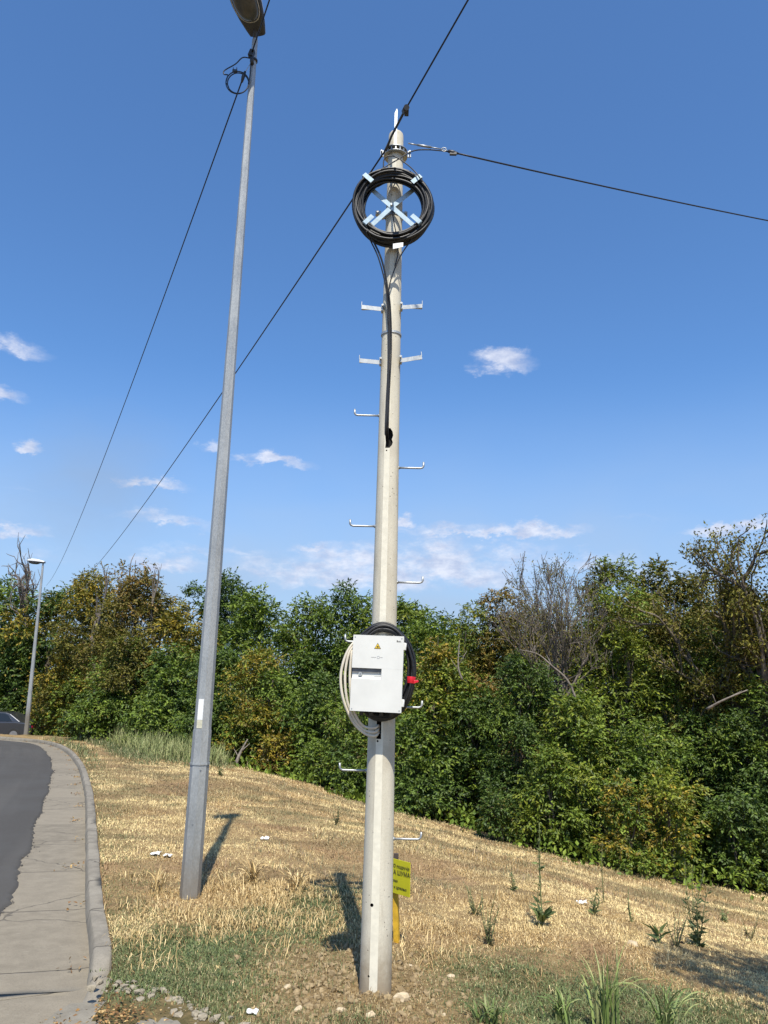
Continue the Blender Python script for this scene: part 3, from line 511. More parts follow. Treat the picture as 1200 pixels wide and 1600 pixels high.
TREE_DATA = [
 # px, top py, distance Y, half width px, crown bottom, palette, second palette, share, density, label
 (8, 905, 50, 70, .1, 'dark', 'mid', .2, 1, 'dark green tree at the left edge behind the far street lamp and the parked car'),
 (95, 918, 47, 80, .1, 'dark', 'yellow', .25, 1, 'dark tree with yellowing sprays just right of the far street lamp'),
 (158, 893, 41, 66, .1, 'olive', 'yellow', .5, .9, 'yellowing tree with dead twigs on top, right of the far street lamp'),
 (222, 888, 35, 66, .12, 'olive', 'brown', .35, 1, 'tall rounded olive tree midway between the two street lamps'),
 (290, 938, 33, 56, .1, 'yellow', 'olive', .4, .9, 'golden olive tree standing just left of the near lamp post'),
 (350, 897, 50, 64, .3, 'dark', None, 0, 1, 'very dark dome shaped treetop farthest away behind the near lamp post'),
 (408, 922, 34, 58, .15, 'mid', 'bright', .2, 1, 'bushy green tree right of the near lamp post, topmost in its row'),
 (475, 936, 31, 58, .15, 'mid', 'olive', .2, 1, 'round green tree between the near lamp post and the white cabinet'),
 (548, 924, 30, 66, .15, 'mid', 'dark', .25, 1, 'broad mid green tree whose top shows just left of the pole'),
 (628, 930, 29, 60, .15, 'mid', 'bright', .25, 1, 'green tree top rising right behind the concrete pole'),
 (668, 955, 25, 40, .2, 'bright', 'mid', .4, .8, 'light green tree above right of the white cabinet'),
 (738, 932, 25, 34, .25, 'bright', 'yellow', .4, .5, 'slim pale yellow green treetop right of the gap of sky'),
 (800, 925, 25, 66, .2, 'olive', 'brown', .4, .9, 'brownish olive tree standing left of the leafless tree'),
 (958, 872, 24, 58, .2, 'olive', 'bright', .4, .8, 'tall yellow green tree just right of the leafless tree'),
 (1020, 880, 26, 62, .2, 'olive', 'mid', .4, .9, 'olive tree second to the right of the leafless tree'),
 (1085, 890, 25, 56, .2, 'olive', 'dark', .3, .9, 'dull olive tree behind the sparse branching tree at right'),
 (720, 1000, 30, 70, .1, 'dark', 'mid', .3, .9, 'dark tree deep in the wood below the gap of sky'),
 (870, 990, 27, 80, .1, 'mid', 'olive', .3, 1, 'dense green tree directly behind the leafless tree'),
 (1150, 960, 26, 80, .1, 'mid', 'dark', .3, 1, 'deep green tree behind the sparse branching tree, low in the gap'),
 (690, 962, 36, 90, .0, 'mid', 'dark', .3, .8, 'green tree far back in the gap right of the concrete pole'),
 (830, 960, 34, 100, .0, 'dark', 'mid', .3, .8, 'deep green tree far back behind the brownish olive tree'),
 (990, 930, 34, 100, .0, 'mid', 'dark', .3, .8, 'green tree far back behind the two airy trees'),
 (1130, 930, 34, 100, .0, 'dark', 'mid', .3, .8, 'dark tree farthest back behind the sparse right hand tree'),
 (560, 980, 38, 100, .0, 'dark', 'mid', .3, .8, 'dark tree farthest back behind the pole'),
 (1230, 900, 24, 70, .1, 'olive', 'mid', .3, 1, 'olive tree cut by the right edge of the view'),
 (40, 985, 47, 60, .0, 'dark', 'mid', .3, 1, 'dark leafy tree whose foliage falls behind the parked grey car'),
 (132, 1000, 41, 60, .0, 'mid', 'yellow', .25, 1, 'green tree with ochre sprays at the far bend of the road'),
 (200, 985, 32, 66, .0, 'mid', 'olive', .4, 1, 'full bodied green tree above the tall verge grass'),
 (275, 1010, 29.5, 56, .0, 'dark', 'mid', .4, 1, 'dark leafy tree left of the near lamp post, foliage to the ground'),
 (345, 1005, 28, 56, .0, 'mid', 'dark', .4, 1, 'green tree directly behind the near lamp post'),
 (425, 1015, 26, 62, .0, 'yellow', 'mid', .35, .85, 'yellow green tree with rusty low sprays right of the near lamp post'),
 (505, 1045, 24.5, 50, .0, 'dark', 'mid', .4, 1, 'dark green tree just left of the white cabinet'),
 (560, 1085, 22, 46, .0, 'mid', 'olive', .3, .9, 'low green tree behind the lower part of the concrete pole'),
 (685, 1000, 20.5, 58, .0, 'bright', 'yellow', .25, .9, 'sunlit yellow green tree right beside the white cabinet'),
 (640, 1120, 19.5, 50, .0, 'mid', 'dark', .4, 1, 'green leafy tree low behind the cabinet and the pole'),
 (738, 1060, 20, 50, .0, 'dark', 'mid', .4, 1, 'dark green tree two trees right of the white cabinet'),
 (815, 1020, 19.0, 56, .0, 'mid', 'dark', .4, 1, 'green tree below and left of the leafless tree'),
 (905, 1085, 17.8, 50, .0, 'mid', 'bright', .3, 1, 'leafy green tree at the foot of the leafless tree'),
 (968, 925, 20, 70, .12, 'mid', 'bright', .5, .75, 'light green airy tree with thin trunks showing, right of the leafless tree'),
 (1060, 960, 19.5, 62, .12, 'mid', 'olive', .4, .75, 'airy green tree with thin trunks left of the sparse right hand tree'),
 (1010, 1110, 17.2, 48, .0, 'mid', 'bright', .35, .9, 'green bushy tree with yellow sprays above the slope'),
 (1095, 1120, 18.6, 52, .0, 'dark', 'mid', .4, 1, 'dark bushy tree between yellow sprays and the right edge'),
 (1185, 1040, 18, 62, .0, 'dark', 'mid', .5, 1, 'dark blue green tree low at the right edge'),
]
bushes = [
 (95, 1085, 43.6, 34, 'dark', None, 'dark bush beside the foot of the far street lamp'),
 (165, 1080, 31, 50, 'dark', 'mid', 'dark bush at the back of the tall verge grass'),
 (245, 1095, 28, 40, 'mid', 'dark', 'green bush at the wood edge left of the near lamp post'),
 (310, 1110, 26.6, 36, 'dark', 'mid', 'dark bush at the wood edge behind the near lamp post'),
 (375, 1125, 25.5, 34, 'mid', 'yellow', 'yellow flecked bush by the leaning dead branch'),
 (435, 1150, 24.3, 32, 'yellow', 'rust', 'small rusty and yellow bush at the top of the dry slope'),
 (500, 1160, 22.8, 36, 'dark', 'mid', 'dark bush left of the pole at the slope edge'),
 (555, 1180, 20.5, 34, 'mid', 'dark', 'green bush touching the pole on its left at the slope edge'),
 (655, 1215, 18.6, 40, 'dark', 'mid', 'dark bush right of the pole above the slope edge'),
 (785, 1240, 16.8, 36, 'dark', 'olive', 'dull dark bush on the slope edge below the leafless tree'),
 (860, 1165, 16.6, 48, 'mid', 'bright', 'big green bush behind the tall flowering stalk'),
 (975, 1225, 15.4, 42, 'mid', 'yellow', 'bush with bright yellow green sprays near the right'),
 (1045, 1215, 15.6, 34, 'bright', 'yellow', 'bush with the yellowest leaves at the slope foot'),
 (1150, 1240, 16.4, 44, 'dark', 'mid', 'broad dark bush near the right edge of the slope'),
 (1215, 1190, 17, 50, 'dark', 'mid', 'dark bush cut off by the right edge'),
]
def build_wood():
    for k, (px, py, Yd, hw, c0, pal, p2, mp_, dn, lab) in enumerate(TREE_DATA):
        p = at(px, py+9, Yd); rx = hw/FPX*Yd*1.1
        tree('broadleaf_tree', lab, 'tree', p[0], p[1], p[2], rx, c0, pal, 100+k, 'trees of the wood', dens=dn, pal2=p2, mixp=mp_, ry=max(1.0, rx*.8), drooping=.2+.3*rng.random())
    for k, (px, py, Yd, hw, pal, p2, lab) in enumerate(bushes):
        p = at(px, py, Yd); rx = hw/FPX*Yd*.95
        tree('bush', lab, 'bush', p[0], p[1], p[2], rx, -.02, pal, 300+k, 'bushes along the wood edge', pal2=p2, mixp=.3, ry=rx*.85, drooping=.45, trunk_r=.03, dens=1.0)
build_wood()
# leafless tree
rng = np.random.default_rng(11)
def bare_tree(label, px, py, Yd, hwpx, name='bare_tree', mat=TWIG, leaves=400, depth=5, kids=4, seed=5, startz=.3, pal='brown', lsize=.09, spread=.42, r=.13, up=.22, n1=6, lf=.62):
    global rng
    old = rng; rng = np.random.default_rng(seed); p = at(px, py, Yd); x, y, top = p; zb = Tz(x, y); H = top-zb; root = thing(name, label, 'tree', (x, y, zb), None); mb = MB(); out = []
    fork = zb+H*startz; P = limb(mb, (x, y, zb-.1), (x, y, fork), r, r*.8, 4, 8); w = hwpx/FPX*Yd
    for k in range(n1):
        a = 2*math.pi*k/n1+rng.normal(0, .3); sx = rng.uniform(.25, 1.)*w*.6; d = np.array([math.cos(a)*sx, math.sin(a)*sx, (top-fork)*.55]); L = np.linalg.norm(d)*rng.uniform(.75, 1.1); branchy(mb, np.array([x, y, fork-rng.uniform(0, .12)*H]), d/np.linalg.norm(d), L*lf, r*.55, depth-1, spread, up, kids, .0035+.00012*Yd, out)
    # scale so that the crown ends at the top and half width asked for
    V = np.array(mb.v); zmax = V[:, 2].max(); s = (top-fork)/(zmax-fork); m = V[:, 2] > fork; V[m, 2] = fork+(V[m, 2]-fork)*s
    hw_ = np.percentile(np.abs(V[:, 0]-x), 98); sx = min(1.4, w/hw_); V[m, 0] = x+(V[m, 0]-x)*(1+(sx-1)*np.minimum(1, (V[m, 2]-fork)/(.15*H))); mb.v = [tuple(v) for v in V]
    part('branches', mb, mat, root)
    if leaves and out:
        S = np.array([o[0] for o in out]); S[:, 2] = np.where(S[:, 2] > fork, fork+(S[:, 2]-fork)*s, S[:, 2]); S[:, 0] = x+(S[:, 0]-x)*sx
        pick = S[rng.integers(0, len(S), leaves)] if leaves > len(S) else S[rng.permutation(len(S))[:leaves]]
        m = 8; base = np.repeat(pick, m, 0)+rng.normal(0, lsize*1.1, (len(pick)*m, 3)); d = rng.normal(0, 1, base.shape); d[:, 2] -= .4; nl = len(base); c = PAL[pal][rng.integers(0, len(PAL[pal]), nl)]
        V, F, CL = leafset(base, d, lsize*rng.uniform(.6, 1.2, nl), lsize*.5*rng.uniform(.6, 1.1, nl), c*rng.uniform(.7, 1.3, nl)[:, None]); V = V-np.array([x, y, zb])
        o = link(bpy.data.objects.new('crown', mesh_np('crown', V, quads=F, mat=LEAF, col=CL))); o.parent = root
    rng = old; return root
bare_tree('tall nearly leafless tree with fine grey twigs rising above the wood', 868, 850, 20.0, 92, leaves=900, seed=21, startz=.36, depth=6, kids=3, n1=7, lsize=.06, pal='olive', spread=.42, up=.2, lf=.6, r=.12)
RD[0] = .66
bare_tree('sparse tree of dark branching limbs with brown leaf clusters at the right edge', 1165, 815, 18, 120, leaves=3600, seed=33, startz=.42, mat=BARK, depth=5, kids=3, lsize=.10, pal='olive', spread=.5, up=.12, n1=7, r=.19, lf=.7)
RD[0] = .6
bare_tree('dead bare treetop standing behind the far street lamp', 52, 838, 47, 34, leaves=0, seed=8, startz=.72, depth=4, kids=3, mat=TWIG, spread=.6, up=.15, n1=5, r=.2)
bare_tree('thin dead snag poking up left of the rounded olive tree', 165, 878, 38, 18, leaves=0, seed=9, startz=.75, depth=3, kids=3, mat=TWIG, spread=.4, up=.3, n1=3, r=.12)
bare_tree('pair of pale dead spikes poking from the rounded olive tree', 203, 862, 36, 14, leaves=0, seed=14, startz=.7, depth=3, kids=2, mat=DEADW, spread=.3, up=.4, n1=3, r=.12)
bare_tree('slender dead twig top beside the golden olive tree', 242, 880, 34.2, 14, leaves=0, seed=15, startz=.72, depth=3, kids=2, mat=DEADW, spread=.35, up=.3, n1=2, r=.1)
def dead_branch(pts, r, label, mat=DEADW):
    mb = MB(); P = spline(pts, 5); mb.tube(P, [r*(1-.7*i/(len(P)-1)) for i in range(len(P))], 7); m = P[len(P)//2]; e = P[-1]
    d = np.array(e)-np.array(m); mb.tube([m, np.array(m)+d*.4+np.array([.18, 0, .10])], [r*.45, r*.15], 5); mb.tube([P[len(P)//3], np.array(P[len(P)//3])+d*.3+np.array([-.2, 0, .12])], [r*.4, r*.12], 5)
    solo('dead_branch', mb, mat, label, 'branch', P[0])
dead_branch([at(368, 1195, 24.0), at(376, 1175, 24.1), at(387, 1155, 24.2)], .06, 'grey dead branch leaning against the bush behind the near lamp post')
dead_branch([at(1105, 1108, 15.2), at(1130, 1094, 15.0), at(1168, 1078, 14.9)], .03, 'pale dead branch jutting from the wood near the right edge')
dead_branch([at(722, 1062, 17.0), at(716, 1040, 17.0), at(718, 1000, 17.1)], .025, 'thin white dead stem hanging in the gap right of the sunlit tree')
dead_branch([at(900, 1092, 17.6), at(886, 1062, 17.6), at(862, 1040, 17.6), at(840, 1022, 17.7), at(812, 1015, 17.8)], .028, 'pale crooked limb slanting across the foot of the leafless tree')
# ground cover under the trees
n = 60000; x = rng.uniform(-16, 24, n); y = rng.uniform(12.5, 46, n); w_ = wood(x, y); ok = (w_ > -.35) & (w_ < 3.5) & (fbm(x, y, 1.3, 2, 7)+.35*(w_ > .2) > .55) & (sdist(x, y) > .8); x, y = x[ok], y[ok]; n = len(x)
P = np.c_[x, y, T(x, y)+.02+rng.random(n)*.35*sstep(-.4, .8, w_[ok])]; d = rng.normal(0, .7, (n, 3)); d[:, 2] += .5; D_ = np.hypot(x, y); p = PAL['mid']
V, F, CL = leafset(P, d, .05+.005*D_, .03+.003*D_, p[rng.integers(0, 4, n)]*rng.uniform(.8, 1.3, n)[:, None]); o = link(bpy.data.objects.new('undergrowth', mesh_np('undergrowth', V, quads=F, mat=LEAF, col=CL))); tag(o, 'low green undergrowth along the foot of the trees', 'undergrowth', kind='stuff')
# ---------------------------------------------------------------- the concrete pole
PX, PY = float(POLE[0]), float(POLE[1]); PZ0 = -.35
ptop = at(619, 209, PY); PH = float(ptop[2]); PTX = float(ptop[0])
def pr(z): return .0935-(.0935-.0545)*max(0, z)/PH
def pcx(z): return PX+(PTX-PX)*z/PH
FA = math.radians(-90-8)     # facet faces the road
def pole_shaft():
    mb = MB(); n = 96; half = math.radians(14.5); levels = [PZ0]+list(np.linspace(0, PH-.03, 24))+[PH-.012, PH]
    rs = [pr(z) for z in levels]; rs[-1] *= .80; rs[-2] *= .95; angs = [FA-half, FA-half*.34, FA+half*.34, FA+half]+list(np.linspace(FA+half+.09, FA-half-.09+2*math.pi, n)); vs = []
    for z, r in zip(levels, rs):
        for k, a in enumerate(angs):
            rr = r*math.cos(half)/math.cos(a-FA)*1.012 if k < 4 else r
            vs.append((pcx(z)+rr*math.cos(a), PY+rr*math.sin(a), z))
    m = len(angs); fs = [(i*m+k, i*m+(k+1) % m, (i+1)*m+(k+1) % m, (i+1)*m+k) for i in range(len(levels)-1) for k in range(m)]
    mb.add(vs, fs, True); mb.f += [tuple(range(m))[::-1], tuple((len(levels)-1)*m+k for k in range(m))]; mb.sm += [False, False]; return mb
pole = thing('utility_pole', 'pale round concrete utility pole with climbing rungs, standing in dug earth', 'utility pole', (PX, PY, 0))
shaft = part('shaft', pole_shaft(), CONC, pole)
# facet edges stay crisp
for e in shaft.data.polygons: pass
def zpix(py, px=605, Y=None): return float(at(px, py, Y or PY-.08)[2])
cut = MB()
def front(x, z, d=0.): return PY-math.sqrt(max(1e-6, pr(z)**2-(x-pcx(z))**2))-d
z1, z2 = zpix(699), zpix(668); xs_ = float(at(606, 682, PY-.08)[0])
ragged = [(-.016, z1), (.012, z1), (.028, z1+.02), (.034, z1+.04), (.027, z1+.06), (.036, z1+.09), (.030, z2-.02), (.016, z2), (-.012, z2), (-.018, z2-.05), (-.013, z1+.04)]
cut.prism([(xs_+a, b) for a, b in ragged], (0, PY-.03, 0), (1, 0, 0), (0, 0, 1), (0, -1, 0), .17)
z3, z4 = zpix(1155), zpix(1108); xh = float(at(592, 1140, PY-.08)[0])
cut.prism([(xh-.014, z3), (xh+.014, z3), (xh+.014, z4), (xh-.014, z4)], (0, PY-.03, 0), (1, 0, 0), (0, 0, 1), (0, -1, 0), .17)
for px_, py_, r_ in ((604, 703, .005), (612, 301, .005), (611, 331, .006), (611, 361, .005), (590, 1158, .006), (581, 1414, .010), (576, 1525, .006)):
    p = at(px_, py_, PY-.08); cut.tube([(p[0], PY-.16, p[2]), (p[0], PY-.05, p[2])], r_, 10)
cm_ = bpy.data.objects.new('cutter', cut.mesh('cutter', HOLE, (0, 0, 0))); link(cm_); cm_.location = (0, 0, 0)
shaft.data.materials.append(HOLE); shaft.data.materials.append(CONC2)
for p in shaft.data.polygons:
    if len(p.vertices) == 4 and max(v % 100 for v in p.vertices) <= 3 and p.index % 100 <= 2: p.material_index = 2
bm_ = shaft.modifiers.new('cut', 'BOOLEAN'); bm_.object = cm_; bm_.operation = 'DIFFERENCE'; bm_.solver = 'EXACT'
try: bm_.material_mode = 'TRANSFER'
except Exception: pass
dg = bpy.context.evaluated_depsgraph_get(); dg.update(); newme = bpy.data.meshes.new_from_object(shaft.evaluated_get(dg)); shaft.modifiers.clear()
if len(newme.polygons) > 100: shaft.data = newme
shaft.data.set_sharp_from_angle(angle=math.radians(9))
bpy.data.objects.remove(cm_)
# rungs
def rung(side, py, pxref):
    z = zpix(py, pxref, PY); r = pr(z); x0 = pcx(z)+side*(r-.01); L = .165; mb = MB()
    pts = [(x0, PY, z), (x0+side*L*.5, PY, z), (x0+side*(L-.01), PY, z), (x0+side*(L+.003), PY, z+.004), (x0+side*(L+.010), PY, z+.014), (x0+side*(L+.011), PY, z+.042)]
    mb.tube(pts, .0068, 8); mb.tube([(x0, PY, z), (x0+side*.018, PY, z)], .011, 8); part('rung', mb, GALVB, pole)
for py in (1311, 1105, 910, 731): rung(1, py, 630)
for py in (1204, 1003, 822, 649): rung(-1, py, 570)
def footplate(side, py, pxref, tilt):
    z = zpix(py, pxref, PY-.05); r = pr(z); x0 = pcx(z)+side*(r-.004); yy = PY-.035; L = .15; mb = MB(); sn = Vector((side*math.cos(tilt), 0, math.sin(tilt))); u = Vector((0, 1, 0)); nz = Vector((-side*math.sin(tilt), 0, math.cos(tilt)))
    o_ = Vector((x0, yy, z)); mb.prism([(0, -.016), (L, -.036), (L, .036), (0, .016)], o_, sn, u, nz, .004)
    mb.prism([(0, -.016), (L, -.036), (L, -.034), (0, -.012)], o_-nz*.026, sn, u, nz, .026)
    tip = o_+sn*L; mb.prism([(-.034, 0), (.034, 0), (.0, .026), (-.034, .03)], tip-sn*.002, u, nz, sn, .004)
    part('foot_plate', mb, GALV, pole)
    mb = MB(); mb.box((pcx(z)+side*(r+.004), yy, z), (.012, .05, .045)); mb.tube([(pcx(z)+side*r, yy-.02, z+.012), (pcx(z)+side*r, yy-.04, z+.012)], .008, 6); part('plate_mount', mb, GALV, pole)
footplate(-1, 481, 598, .03); footplate(1, 478, 622, .03); footplate(-1, 564, 594, .02); footplate(1, 561, 618, .14)
def band(zc, h, gap, mat=GALV, name='band', lugs=True, holes=False):
    mb = MB(); r = pr(zc)+gap; n = 28; cx = pcx(zc); vs = []; 
    for (dr, dz) in ((0, -h/2), (0, h/2), (.004, h/2), (.004, -h/2)):
        for k in range(n): a = 2*math.pi*k/n; vs.append((cx+(r+dr)*math.cos(a), PY+(r+dr)*math.sin(a), zc+dz))
    mb.add(vs, [(i*n+k, i*n+(k+1) % n, ((i+1) % 4)*n+(k+1) % n, ((i+1) % 4)*n+k) for i in range(4) for k in range(n)], False)
    if lugs:
        for s in (-1, 1): mb.box((cx+s*(r+.012), PY-.005, zc), (.03, .02, h)); mb.tube([(cx+s*(r+.02), PY-.03, zc), (cx+s*(r+.02), PY+.03, zc)], .006, 6)
    return part(name, mb, mat, pole)
band(zpix(516, 612), .016, .002, lugs=False); band(zpix(329, 616), .03, .002)
# slotted crown ring near the pole top
zr = zpix(230, 617); cx = pcx(zr); mb = MB(); r = pr(zr)
for k in range(16):
    a = 2*math.pi*k/16; c, s = math.cos(a), math.sin(a); mb.box((cx+(r+.015)*c, PY+(r+.015)*s, zr), (.026, .009, .036), Matrix.Rotation(a, 3, 'Z'))
n = 32
for dz in (-.018, .018):
    vs = []
    for (dr, d2) in ((.002, -.003), (.002, .003), (.032, .003), (.032, -.003)):
        for k in range(n): a = 2*math.pi*k/n; vs.append((cx+(r+dr)*math.cos(a), PY+(r+dr)*math.sin(a), zr+dz+d2))
    mb.add(vs, [(i*n+k, i*n+(k+1) % n, ((i+1) % 4)*n+(k+1) % n, ((i+1) % 4)*n+k) for i in range(4) for k in range(n)])
for s in (-1, 1):
    mb.box((cx+s*(r+.045), PY-.02, zr-.01), (.022, .010, .05)); mb.tube([(cx+s*(r+.048), PY-.045, zr), (cx+s*(r+.048), PY+.02, zr)], .006, 6)
part('slotted_collar', mb, GALVB, pole)
mb = MB(); a = at(617, 215, PY-.05); b = at(620, 172, PY-.05); mb.prism([(-.010, a[2]-.10), (.010, a[2]-.10), (.012, b[2]-.01), (.006, b[2]+.004), (-.009, b[2]-.035)], (a[0]+.004, PY-.062, 0), (1, 0, 0), (0.0, 0, 1), (0, 1, 0), .006)
mb.tube([(a[0], PY-.07, a[2]+.06), (a[0], PY-.05, a[2]+.06)], .008, 6); part('top_bracket', mb, GALVB, pole)
# ---------------------------------------------------------------- overhead cables and clamps
def sag_pts(a, b, s, n=40):
    a = np.array(a, float); b = np.array(b, float); return [a*(1-t)+b*t+np.array([0, 0, -4*s*t*(1-t)]) for t in np.linspace(0, 1, n)]
def cable(name, pts, r, label, mat=BLACK, cat='cable', group=None, n=6): mb = MB(); mb.tube(pts, r, n); return solo(name, mb, mat, label, cat, pts[0], group)
LY = 6.99
topA = at(612, 212, PY-.09); clA = at(633, 172, PY-.55)
nearA = at(733, -3, 2.6)
d = clA-topA
def at_z(px, py, z): dd = ray(px, py); return CC+dd*((z-CAMH)/dd[2])
qA = at_z(733, -3, float(clA[2])+.35)
cable('overhead_cable', [topA, clA, qA, clA+(qA-clA)*3, clA+(qA-clA)*9], .0058, 'black overhead cable rising from the pole top out of the upper edge', group='overhead cables')
farA = at(60, 985, 60.0)
cable('overhead_cable', [topA+np.array([-.01, .02, -.01])]+sag_pts(at(600, 238, PY-.085), at(95, 925, 52), .9, 60), .0062, 'black overhead cable running from the pole top down left behind the near lamp post', group='overhead cables')
# thicker helical grip and clamp body on the near span
mb = MB(); mb.tube([at(604, 233, PY-.10), topA, clA], .0085, 8); mb.tube([clA+(topA-clA)*.05, clA-(topA-clA)*.10], .02, 8); mb.box(tuple(clA+np.array([.01, 0, -.01])), (.028, .05, .035)); solo('cable_clamp', mb, DARKP, 'black wedge clamp on the cable just above the concrete pole', 'clamp', clA, 'cable clamps')
# span to the right with turnbuckle
c0_ = at(638, 224, PY-.06); c1_ = at(690, 233, PY-.02); c2_ = at(700, 236, PY-.01); c3_ = at(716, 240, PY)
mb = MB(); mb.tube([c0_, c0_+(c1_-c0_)*.3], .005, 6); mb.tube([c0_+(c1_-c0_)*.28, c0_+(c1_-c0_)*.68], .0085, 8); mb.tube([c0_+(c1_-c0_)*.66, c1_], .0045, 6); e = (c1_-c0_)/np.linalg.norm(c1_-c0_); lp = [c1_+e*.018+np.array([math.cos(a)*.018*e[0], 0, math.sin(a)*.016]) for a in np.linspace(0, 2*math.pi, 12)]; mb.tube(lp, .0035, 5); mb.tube([c1_, c2_], .003, 5)
solo('turnbuckle', mb, GALVB, 'bright steel turnbuckle tying the right hand cable to the pole top', 'turnbuckle', c0_)
mb = MB(); mb.tube([c2_, (c2_+c3_)/2, c3_], [.011, .015, .008], 8); mb.box(tuple((c2_+c3_)/2+np.array([0, 0, -.012])), (.05, .02, .02)); solo('cable_clamp', mb, DARKP, 'black wedge clamp on the cable right of the pole top', 'clamp', c2_, 'cable clamps')
cable('overhead_cable', sag_pts(c3_, at(1290, 362, 7.4), .02, 30)+[c3_+(at(1290, 362, 7.4)-c3_)*5], .0062, 'black overhead cable stretching from the pole top to the right edge', group='overhead cables')
cable('lead_cable', spline([c2_+np.array([0, 0, -.004]), at(670, 234, PY-.03), at(645, 236, PY-.07), at(622, 249, PY-.13), at(603, 260, PY-.17), at(590, 268, PY-.17)], 6), .0045, 'black lead cable arching from the right clamp into the top of the coil')
cable('lead_cable', spline([at(599, 262, PY-.15), at(600, 250, PY-.15), at(606, 244, PY-.15), at(618, 245, PY-.14), at(635, 256, PY-.15), at(650, 270, PY-.2), at(660, 284, PY-.2)], 6), .0045, 'short black lead cable looping over the front of the coil top')
cable('lead_cable', spline([at(640, 290, PY-.085), at(622, 284, PY-.12), at(608, 283, PY-.13), at(590, 292, PY-.12)], 5), .004, 'thin black cable crossing behind the coil opening')
# ---------------------------------------------------------------- coil bracket and coil
CY = PY-.136; cc_ = at(614, 323, CY); cx0, cz0 = float(cc_[0]), float(cc_[2])
BRK = simple('bracket_zinc', (.33, .42, .47), .38, .25, .12, 40)
br = thing('coil_bracket', 'zinc cross bracket holding the black cable coil on the pole', 'bracket', (cx0, PY-.07, cz0)); cx1 = float(at(612, 322, PY-.08)[0]); cz1 = float(at(612, 322, PY-.08)[2])
def arm(ang, nm='arm'):
    mb = MB(); u = Vector((math.cos(ang), 0, math.sin(ang))); v = Vector((-math.sin(ang), 0, math.cos(ang))); w = .0165; o_ = Vector((cx1, PY-.082, cz1-.012)); R = .272; b = o_+Vector((0, -.003*(1 if abs(math.degrees(ang)) % 180 < 90 else 2), 0))
    mb.prism([(0, -w), (R, -w), (R, w), (0, w)], b, u, v, (0, -1, 0), .004)
    mb.prism([(0, -w), (.10, -w), (.10, w), (0, w)], b+u*R, (0, -1, 0), v, u, .004)
    mb.prism([(0, -w), (-.08, -w), (-.08, w), (0, w)], b+u*(R)+Vector((0, -.10, 0)), u, v, (0, -1, 0), .004); return part(nm, mb, BRK, br)
for a in (43, 137, 227, 317): arm(math.radians(a))
mb = MB(); mb.tube([(cx1, PY-.07, cz1), (cx1, PY-.105, cz1)], .010, 6); part('bolt', mb, GALV, br)
for s in (-1, 1):
    mb = MB(); mb.box((cx1+s*(.095), PY-.03, cz1-.03), (.04, .03, .026)); mb.tube([(cx1+s*.1, PY-.06, cz1-.03), (cx1+s*.1, PY+.0, cz1-.03)], .008, 6); part('clamp_lug', mb, GALV, br)
def coil(mb, cx, cz, y0, y1, r0, r1, loops, cr, seed, sx=1., sz=1., a0=0, a1=2*math.pi, n=56):
    rg = np.random.default_rng(seed)
    for k in range(loops):
        r = r0+(r1-r0)*rg.random(); yy = y0+(y1-y0)*rg.random(); ox, oz = rg.normal(0, .006, 2); ph = rg.random(4)*6.28; pts = []
        for a in np.linspace(a0, a1, n):
            rr = r+.006*math.sin(2*a+ph[0])+.004*math.sin(3*a+ph[1]); pts.append((cx+ox+rr*sx*math.cos(a), yy+.010*math.sin(a+ph[2])+.006*math.sin(3*a+ph[3]), cz+oz+rr*sz*math.sin(a)))
        mb.tube(pts, cr, 6, cap=(a1-a0) < 6)
mb = MB(); coil(mb, cx0, cz0, CY-.034, CY+.034, .212, .280, 46, .0086, 4)
cl = solo('cable_coil', mb, BLACK, 'large round coil of black cable hung near the top of the concrete pole', 'cable coil', (cx0, CY, cz0))
mb = MB(); p = at(622, 384, CY-.055); mb.prism([(-.035, -.022), (.035, -.012), (.035, .022), (-.035, .018)], tuple(p), (1, 0, .12), (0, 0, 1), (0, -1, 0), .002); part('paper_label', mb, WHITE, cl)
# cables running down from the coil into the slot
def down(pts, r, label): cable('drop_cable', spline(pts, 7), r, label, group='drop cables on the concrete pole', n=7)
F_ = PY-.09
zz = lambda a, b, dy=0: at(a, b, F_+.012*(b > 430)+dy)
inY = at(604.5, 690, PY-.03)
down([at(574, 360, CY-.05), at(584, 378, CY), at(596, 405, F_-.03), zz(604, 440, -.015), zz(608, 480, -.005), zz(609, 516, -.003), zz(608, 560, -.004), zz(606, 620, -.004), zz(604, 665, -.004), inY, inY+np.array([0, .02, -.12])], .0066, 'thick black cable dropping from the lower left of the coil down the pole')
down([at(572, 362, CY-.04), at(580, 378, CY), at(592, 405, F_-.03), zz(603, 450, -.02), zz(606, 500, -.012), zz(607, 516, -.006), zz(606.5, 570, -.004), zz(604, 625, -.004), zz(602.5, 668, -.004), inY+np.array([-.008, 0, -.02]), inY+np.array([-.008, .02, -.12])], .0052, 'thinner black cable twisting beside the thick one down the pole')
down([at(652, 358, CY-.03), at(642, 376, CY), at(628, 396, F_-.03), zz(616, 422, -.02), zz(608, 450, -.03), zz(610, 480, -.014), zz(611.5, 516, -.006), zz(611, 560, -.003), zz(608, 620, -.004), zz(606.5, 668, -.004), inY+np.array([.010, 0, -.02]), inY+np.array([.010, .02, -.12])], .0046, 'black cable curving from the lower right of the coil to the pole face')
down([zz(613, 330, .0), zz(616, 350, 0), at(620, 372, PY-.07), at(622, 395, PY-.072), at(617, 416, PY-.08)], .004, 'thin black tail cable seen through the coil opening')
